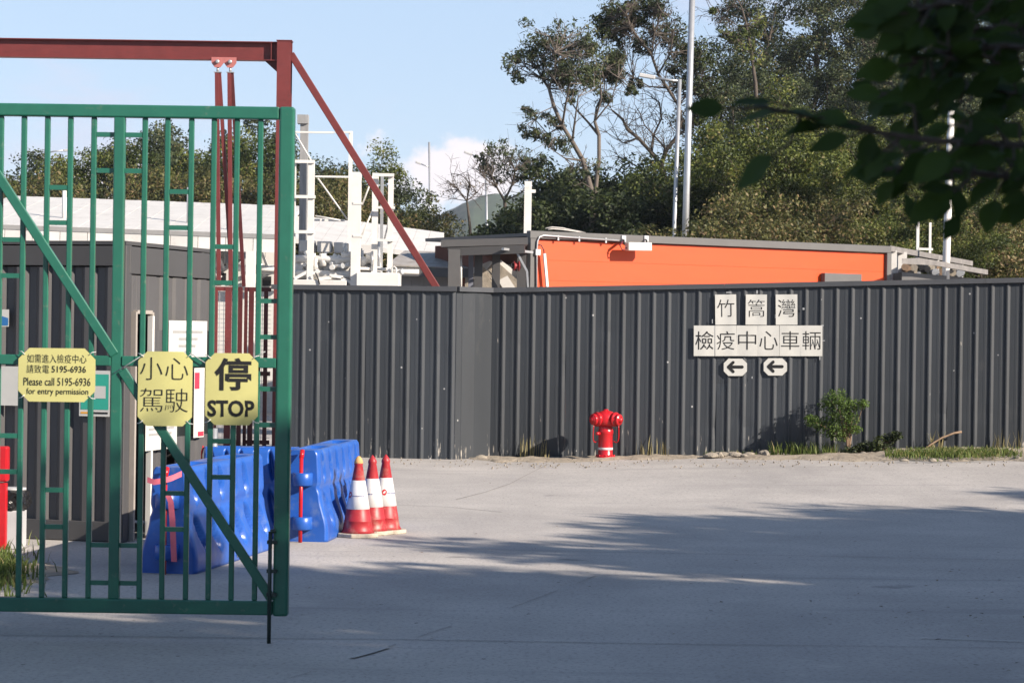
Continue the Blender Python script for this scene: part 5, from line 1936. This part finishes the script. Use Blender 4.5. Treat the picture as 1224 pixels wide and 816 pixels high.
# --- open branching trees traced limb by limb -----------------------------------
def traced_tree(name, label, d, limbs, clusters, leaf, seed, nper=58, lsize=0.115, bark='palebark', group=None, twigs=3, bare=2):
    r = random.Random(seed)
    rng = np.random.default_rng(seed)
    base = at(*limbs[0][0][:2], d)
    z0 = slope_z(base.x, d)
    root = thing(name, label, 'tree', (base.x, d, z0), group=group)
    br = []
    ends = []
    for li, lb in enumerate(limbs):
        dy = r.uniform(-1.2, 1.2) if li else 0
        P = []
        for i, (px, py, w) in enumerate(lb):
            p = at(px, py, d)
            k = i / max(1, len(lb) - 1)
            P.append(Vector((p.x, p.y + dy * k + r.gauss(0, 0.05) * (i > 0), p.z)))
        if li:
            near = min((v for q in br for v in q[0]), key=lambda v: abs(v.x - P[0].x) + abs(v.z - P[0].z))
            o_y = near.y - P[0].y
            P = [near.copy()] + [v + Vector((0, o_y, 0)) for v in P[1:]]
        if li == 0:
            P.insert(0, Vector((P[0].x, d, z0 - 0.1)))
            R = [lb[0][2] * 1.15] + [q[2] for q in lb]
        else:
            R = [q[2] for q in lb]
        R = [x * d / FPX * 0.38 for x in R]
        br.append((P, R))
        ends += P[1:]
    # fine bare twigs all along the limbs
    for P, R in list(br)[1:]:
        for i in range(1, len(P)):
            for w in range(bare):
                q = P[i - 1].lerp(P[i], r.random())
                dv = ((P[i] - P[i - 1]).normalized() * 0.5 + rvec(r, 0.6) + Vector((0, 0, 0.25))).normalized()
                L_ = r.uniform(0.35, 0.9)
                m_ = q + dv * L_ * 0.5 + rvec(r, 0.05)
                e = m_ + (dv + rvec(r, 0.3)).normalized() * L_ * 0.6
                br.append(([q, m_, e], [0.012, 0.008, 0.003]))
                for u in range(3):
                    g = m_.lerp(e, r.random())
                    h_ = g + (dv + rvec(r, 0.7)).normalized() * L_ * r.uniform(0.25, 0.55)
                    br.append(([g, (g + h_) / 2 + rvec(r, 0.03), h_], [0.006, 0.0045, 0.002]))
    C, Rc = [], []
    for px, py, rp in clusters:
        p = at(px, py, d)
        n = max(4, int(rp / 2.0))
        for k in range(n):
            q = p + Vector((r.gauss(0, 0.55), r.gauss(0, 0.9), r.gauss(0, 0.48))) * rp * d / FPX
            C.append(q[:])
            Rc.append(rp * d / FPX * r.uniform(0.45, 1.05))
            e = min(ends, key=lambda v: (v - q).length)
            m_ = (e + q) / 2 + rvec(r, 0.12)
            br.append(([e, m_, q], [0.016, 0.011, 0.005]))
            for w in range(twigs):
                g = q + rvec(r, 0.22)
                br.append(([m_, (m_ + g) / 2 + rvec(r, 0.08), g], [0.007, 0.005, 0.003]))
    o0 = root.location.copy()
    br = [([p - o0 for p in P], R) for P, R in br]
    me = branch_mesh(br, 6, 0.003)
    link_mesh('trunk', me, M[bark], root)
    V, F, T = leaves(np.array(C) - np.array(o0[:]), Rc, nper, lsize, rng, flat=0.2, aspect=0.38, droop=0.4)
    link_mesh('crown', np_mesh('crown', V, F, T), GREENS[leaf], root)
    return root


traced_tree('gum_tree', 'pale-trunked open tree leaning left over the dark thicket', 63,
    [[(708, 255, 11), (706, 225, 9), (697, 192, 8), (684, 170, 7), (672, 150, 6), (662, 128, 6), (656, 105, 5)],
     [(656, 105, 5), (648, 92, 3.5), (642, 78, 2.5), (632, 64, 1.5)], [(656, 105, 4), (663, 90, 3), (663, 66, 2)], [(668, 145, 4), (676, 125, 3), (680, 105, 2)],
     [(690, 180, 4), (686, 150, 3), (690, 120, 2)], [(672, 152, 3), (655, 160, 2), (640, 142, 1.5)], [(697, 192, 4), (675, 190, 2), (655, 178, 1.2)]],
    [(634, 58, 20), (618, 66, 12), (652, 52, 16), (672, 45, 18), (690, 52, 18), (660, 76, 18), (680, 78, 20), (672, 92, 18), (698, 98, 16), (708, 72, 15), (688, 112, 12), (620, 92, 9), (640, 138, 11), (634, 160, 10), (662, 150, 9), (672, 175, 13), (690, 205, 15), (650, 165, 8), (700, 60, 12)], 'grey', 5)
traced_tree('gum_tree', 'slim grey tree with twin forks beside the leaning pale one', 64.5,
    [[(709, 258, 9), (712, 225, 7), (716, 190, 6), (716, 162, 6), (711, 145, 5)], [(711, 145, 4), (713, 128, 3), (722, 112, 2.5), (723, 92, 1.5)], [(716, 162, 5), (703, 145, 3.5), (690, 130, 3), (682, 118, 1.5)], [(714, 150, 3.5), (718, 120, 3), (716, 90, 2)], [(720, 150, 3), (730, 122, 2), (738, 95, 1.5)]],
    [(718, 82, 16), (736, 84, 14), (728, 68, 16), (742, 70, 12), (718, 118, 9), (730, 95, 10), (755, 108, 8), (708, 95, 10)], 'grey', 6)
traced_tree('gum_tree', 'tall dark limbed tree with spreading crown beside the mast', 66,
    [[(798, 262, 13), (797, 225, 12), (790, 198, 10)], [(790, 198, 7), (778, 182, 6), (763, 165, 5.5), (750, 155, 5), (744, 142, 4), (732, 132, 3)], [(790, 198, 8), (796, 180, 7), (808, 165, 6), (814, 145, 5.5), (810, 128, 5), (796, 108, 5), (785, 92, 4.5), (777, 70, 4), (765, 55, 3.5), (752, 38, 3), (746, 20, 2)],
     [(778, 182, 4), (782, 160, 3.5), (792, 140, 3), (790, 120, 2.5), (780, 112, 2)], [(797, 190, 4), (790, 172, 3), (770, 150, 2), (765, 135, 1.5)], [(785, 92, 3), (798, 70, 2.5), (800, 45, 2)], [(777, 70, 3), (780, 45, 2.5), (788, 20, 2)], [(763, 165, 3), (745, 170, 2), (738, 160, 1.2)], [(808, 165, 3), (826, 150, 2.5), (838, 128, 2)], [(810, 128, 3), (825, 108, 2.5), (832, 85, 2)], [(790, 198, 5), (772, 205, 3), (750, 190, 2), (738, 185, 1.2)], [(796, 108, 3), (775, 105, 2), (757, 92, 1.2)]],
    [(735, 14, 20), (757, 8, 20), (746, 32, 18), (788, 10, 17), (786, 30, 17), (800, 46, 15), (724, 26, 14), (768, 52, 14), (722, 46, 14), (740, 52, 14), (812, 62, 16), (828, 76, 20), (842, 62, 18), (850, 92, 18), (836, 108, 18), (820, 96, 14), (846, 130, 16), (760, 100, 8), (800, 88, 10), (830, 140, 12), (775, 10, 14), (760, 28, 14)], 'dark', 7, 64, 0.12, 'bark', bare=6)
traced_tree('small_tree', 'small open tree beside the hill and the half hidden lamp', 74,
    [[(606, 275, 8), (604, 250, 6), (603, 240, 5)], [(603, 240, 4), (594, 225, 3), (588, 212, 2)], [(603, 240, 4), (612, 222, 3), (616, 205, 2)], [(603, 240, 3), (622, 232, 2), (636, 222, 1.2)], [(594, 225, 2), (580, 215, 1.5), (574, 205, 1)]],
    [(590, 185, 13), (605, 175, 12), (618, 185, 13), (632, 192, 12), (598, 198, 13), (615, 205, 12), (582, 200, 10), (574, 190, 8), (640, 205, 10), (628, 212, 8), (590, 215, 8), (650, 190, 8)], 'grey', 8, 34, 0.12, 'bark')
traced_tree('bare_tree', 'nearly leafless thin tree in front of the hill', 80,
    [[(562, 275, 5), (560, 255, 4), (558, 240, 3)], [(558, 240, 2), (548, 228, 1.5), (536, 218, 1)], [(558, 240, 2.5), (562, 222, 2), (560, 208, 1)], [(558, 240, 2), (570, 230, 1.5), (578, 218, 1)], [(548, 228, 1.2), (545, 218, 1), (540, 210, .8)]],
    [(540, 222, 10), (555, 215, 10), (568, 222, 8), (535, 232, 7)], 'brown', 9, 4, 0.10, 'bark', bare=3)
traced_tree('bare_tree', 'bare twiggy tree top reaching in beside the tall crest trees', 72,
    [[(905, 140, 7), (903, 100, 6), (897, 60, 5), (892, 30, 4)], [(892, 30, 3.5), (888, 12, 3), (876, 6, 2), (862, 10, 1.2), (850, 8, .8)], [(888, 12, 2.5), (884, -5, 2), (880, -20, 1)], [(876, 6, 1.5), (868, 16, 1), (858, 22, .8)], [(897, 60, 3), (880, 48, 2), (868, 42, 1.2)]],
    [(905, 30, 14), (880, 45, 10), (868, 42, 8), (900, 60, 14), (855, 14, 6)], 'olive', 10, 34, 0.15, 'bark', bare=5)

# --- small bush growing at the fence foot -----------------------------------------
def bush(px, off, clusters, stems, name, label, leaf, nper, lsize, seed):
    r = random.Random(seed)
    rng = np.random.default_rng(seed)
    base = soil_at(px, off, 0.0)
    root = thing(name, label, 'bush', base)
    A, B = FA + F_N * off, FB + F_N * off
    C, R, br = [], [], []
    for cx, cy, rp in clusters:
        p = hitv(cx, cy, A, B) + F_N * r.uniform(-0.03, 0.12) - base
        C.append(p[:])
        R.append(rp * 1.8 / S_F)
        s = r.choice(stems) if stems else (0, 0)
        q = Vector((s[0] / S_F, 0, s[1] / S_F))
        m_ = (q + p) / 2 + rvec(r, 0.02)
        br.append(([Vector((q.x * 0.2, 0, -0.03)), q, m_, p], [0.014, 0.010, 0.006, 0.003]))
    link_mesh('stems', branch_mesh(br, 6, 0.003), M['twig'], root)
    V, F, T = leaves(C, R, nper, lsize, rng, flat=0.8, aspect=0.42)
    link_mesh('leaves', np_mesh('leaves', V, F, T), GREENS[leaf], root)
    return root


bush(1014, 0.30, [(1000, 472, 7), (993, 478, 7), (1008, 480, 7), (988, 484, 7), (1003, 488, 8), (1014, 488, 7), (1022, 484, 6), (1032, 482, 4), (1010, 497, 7), (1018, 500, 6), (997, 497, 7), (972, 503, 6), (981, 505, 7), (990, 508, 8), (1000, 510, 8), (1010, 512, 7), (968, 500, 4), (986, 514, 7), (998, 518, 6), (1022, 512, 5), (1006, 522, 5)], [(0, 22), (-2, 18), (3, 26)], 'bush', 'young feathery green bush growing against the fence', 'fresh', 230, 0.036, 31)
bush(1050, 0.32, [(1030, 536, 6), (1040, 534, 7), (1050, 530, 7), (1058, 526, 6), (1066, 523, 5), (1072, 520, 4), (1046, 538, 7), (1056, 536, 7), (1020, 538, 6), (1012, 540, 5)], [(0, 5), (-6, 4), (6, 5)], 'bush', 'low dark green weed beside the feathery bush at the fence', 'dark', 150, 0.05, 32)

# --- trees off to the right that shade the yard -----------------------------------------
W0, VU, VW = -7.5, (0.527, 0.85), (-0.85, 0.527)
rs2 = random.Random(9)
for v, hh, w0 in ((-3, 9.8, -7.5), (0.5, 9.6, -7.5), (4, 9.2, -7.3), (7.5, 8.8, -7.6), (10.8, 8.6, -7.5), (13.6, 8.35, -7.5), (16.3, 8.4, -7.4), (19.0, 8.2, -7.8), (21.6, 7.7, -8.0), (25.5, 7.2, -6.5), (2, 10.0, -11.0), (6, 9.4, -10.6), (10, 9.2, -11.0), (14, 8.8, -11), (18, 8.7, -11), (22, 8.4, -11)):
    x, y = VU[0] * v + VW[0] * w0, VU[1] * v + VW[1] * w0
    s = hh / K_shade.top
    K_shade.put('roadside_tree', 'dense leafy roadside tree to the right of the yard', 'roadside trees shading the yard', x, y, 0, s * 1.1, rs2.uniform(0, 6.28), s)

# fallen leaves on the concrete under the overhanging tree and along the edge
rl_ = np.random.default_rng(6)
NL = 150
gx_ = np.concatenate([rl_.normal(3.0, 0.7, 70), rl_.uniform(-2, 6.5, 80)])
gy_ = np.concatenate([rl_.normal(14.0, 1.4, 70), rl_.uniform(12, 29, 80)])
Cc = np.stack([gx_, gy_, np.array([gz(a, b) + 0.012 for a, b in zip(gx_, gy_)])], 1)
V, F, T = leaves(Cc, np.full(NL, 0.004), 1, 0.032, rl_, flat=6.0, aspect=0.5)
tag(link_mesh('leaf_litter', np_mesh('leaf_litter', V, F, T), leaf_mat('fallen_leaves', (0.06, 0.045, 0.025), (0.17, 0.12, 0.06), None, 0, 0.1)), 'small dry leaves scattered over the concrete yard', 'leaf litter', kind='stuff')

# ------------------------------------------------------------------ overhanging tree close to the camera
near_leaf = leaf_mat('broad_dark_leaf', (0.022, 0.045, 0.008), (0.06, 0.105, 0.02), None, 0, 0.5)
ND = 3.6
nt_root = thing('overhanging_tree', 'broad-leaved tree overhanging the yard with dark drooping leaves', 'tree', (2.3, 3.5, 0))


def lf_mesh(seed):
    """one broad leaf, pointed, folded along its midrib and slightly drooping; length 1 along +Y"""
    r = random.Random(seed)
    mb = MB()
    rows = []
    prof = [(0.0, 0.02), (0.06, 0.05), (0.2, 0.20), (0.38, 0.29), (0.55, 0.28), (0.72, 0.20), (0.88, 0.09), (1.0, 0.005)]
    for t, w in prof:
        dz = -0.22 * t * t + 0.02 * math.sin(t * 9 + seed)
        w *= r.uniform(0.94, 1.06)
        rows.append([Vector((-w, t, dz + 0.10 * w)), Vector((-w * 0.5, t, dz + 0.03 * w)), Vector((0, t, dz - 0.02)), Vector((w * 0.5, t, dz + 0.03 * w)), Vector((w, t, dz + 0.10 * w))])
    mb.sheet(rows, True)
    me = bpy.data.meshes.new('leaf')
    mb.bm.to_mesh(me)
    mb.bm.free()
    me.materials.append(near_leaf)
    a = me.attributes.new('tint', 'FLOAT', 'POINT')
    a.data.foreach_set('value', np.full(len(me.vertices), r.uniform(0.2, 0.8), np.float32))
    return me


LM = [lf_mesh(i) for i in range(5)]
rn = random.Random(42)
trunk_pts = [Vector((2.3, 3.5, -0.1)), Vector((2.25, 3.5, 0.9)), Vector((2.18, 3.45, 1.8)), Vector((2.05, 3.45, 2.5)), Vector((1.9, 3.5, 3.2))]
nbr = [(trunk_pts, [0.12, 0.105, 0.09, 0.07, 0.05])]
# branch paths in the picture (pixel, depth) reaching in from the right
paths = [
    [(2.12, 3.45, 2.2), (1262, 175, 3.55), (1190, 172, 3.5), (1120, 168, 3.45), (1060, 160, 3.4), (1010, 152, 3.4), (960, 138, 3.4), (915, 128, 3.4)],
    [(2.05, 3.45, 2.5), (1270, 60, 3.7), (1200, 55, 3.65), (1140, 62, 3.6), (1090, 70, 3.6)],
    [(2.15, 3.45, 2.1), (1270, 215, 3.8), (1210, 212, 3.75), (1150, 205, 3.7), (1100, 195, 3.7), (1075, 200, 3.7)],
    [(1.98, 3.5, 2.8), (1262, -20, 3.6), (1210, -12, 3.6), (1160, -2, 3.55), (1110, 8, 3.5), (1085, 22, 3.5)],
    [(2.05, 3.45, 2.5), (1275, 120, 3.9), (1220, 112, 3.9), (1165, 108, 3.85), (1115, 110, 3.8), (1075, 118, 3.8)],
    [(2.0, 3.45, 2.7), (1275, 20, 4.0), (1215, 30, 4.0), (1165, 36, 4.0), (1120, 36, 4.0)],
]
spots = []
for pi, pa in enumerate(paths):
    P = [Vector(pa[0])] + [at(a, b, c) for a, b, c in pa[1:]]
    nbr.append((P, [0.02] + [0.0062 - 0.0006 * i for i in range(len(P) - 1)]))
    for i in range(1, len(P) - 1):
        n = 8 if pi else (8 if i < 3 else 4 if i < 5 else 2)
        for k in range(n):
            q = P[i].lerp(P[i + 1], (k + rn.random()) / n)
            spots.append((q, (P[i + 1] - P[i]).normalized(), pi))
    spots.append((P[-1], (P[-1] - P[-2]).normalized(), pi))


def add_leaf(q, dirv, size, nrm):
    y = dirv.normalized()
    z = (nrm - y * nrm.dot(y)).normalized()
    x = y.cross(z)
    o = link_mesh('leaf', LM[rn.randrange(5)], None, nt_root)
    R = Matrix((x, y, z)).transposed()
    o.matrix_local = Matrix.Translation(q - Vector(nt_root.location)) @ R.to_4x4() @ Matrix.Diagonal((size, size, size, 1))
    return o


nleaf = 0
for q, t, pi in spots:
    reps = 1 if (pi == 0 and q.x < 0.62) else rn.choice((1, 1, 2))
    q0 = q.copy()
    for k in range(reps):
        q = q0
        if nleaf >= 290:
            break
        if q0.y > 3.0 and abs(q0.x / q0.y - 0.193) < 0.006 and q0.z < 1.74 + 0.11 * q0.y and rn.random() < 0.75:
            continue
        q = q + Vector((rn.gauss(0, 0.018), rn.gauss(0, 0.03), rn.gauss(0, 0.022)))
        d_ = (t * 0.6 + Vector((rn.uniform(-1.0, 0.4), rn.uniform(-.6, .6), rn.uniform(-0.9, 0.45)))).normalized()
        st = 0.012 + 0.02 * rn.random()
        nrm = Vector((rn.gauss(0, 0.5), -0.75 + rn.gauss(0, 0.5), 0.7 + rn.gauss(0, 0.4)))
        add_leaf(q + d_ * st, d_, rn.uniform(0.042, 0.080), nrm)
        nbr.append(([q0, q, q + d_ * (st + 0.004)], [0.0028, 0.0022, 0.0016]))
        nleaf += 1
# the two long leaves that stand out against the thicket
for px, py, px2, py2, s in ((960, 135, 868, 128, 0.105), (995, 146, 925, 152, 0.085), (1010, 152, 975, 145, 0.05), (1040, 158, 1035, 195, 0.055)):
    a, b = at(px, py, 3.4), at(px2, py2, 3.38)
    add_leaf(a, b - a, s, Vector((0.1, -0.22, 1.0)))
# finer leaves farther back in the same crown, too many to pick apart
rb_ = np.random.default_rng(11)
Cn, Rn = [], []
for pa in paths[1:]:
    for a, b, c in pa[1:]:
        for k in range(1):
            p = at(a + rn.gauss(26, 20), b + rn.gauss(0, 22), c + 0.35 + 0.3 * rn.random())
            Cn.append((p - Vector(nt_root.location))[:])
            Rn.append(0.075)
V, F, T = leaves(Cn, Rn, 8, 0.062, rb_, flat=0.3, aspect=0.55, droop=0.5)
bl = link_mesh('back_leaves', np_mesh('back_leaves', V, F, T), near_leaf, nt_root)
bl['kind'] = 'stuff'
link_mesh('branches', branch_mesh([([p - Vector(nt_root.location) for p in P], R) for P, R in nbr], 7, 0.0015), M['bark'], nt_root)

# ------------------------------------------------------------------ haze
hz = bpy.data.materials.new('thin_haze')
hz.use_nodes = True
N, L = hz.node_tree.nodes, hz.node_tree.links
N.clear()
o_ = N.new('ShaderNodeOutputMaterial')
pv = N.new('ShaderNodeVolumePrincipled')
pv.inputs['Color'].default_value = (0.80, 0.88, 1.0, 1)
pv.inputs['Density'].default_value = 0.0002
pv.inputs['Anisotropy'].default_value = 0.0
L.new(pv.outputs[0], o_.inputs['Volume'])
if True:
    hb = MB().box2((-1405, -305, -1.2), (1405, 1405, 75)).build('haze', hz, origin=(0, 0, 0))
    tag(hb, 'thin pale haze in the air over the whole yard', 'haze', kind='stuff')
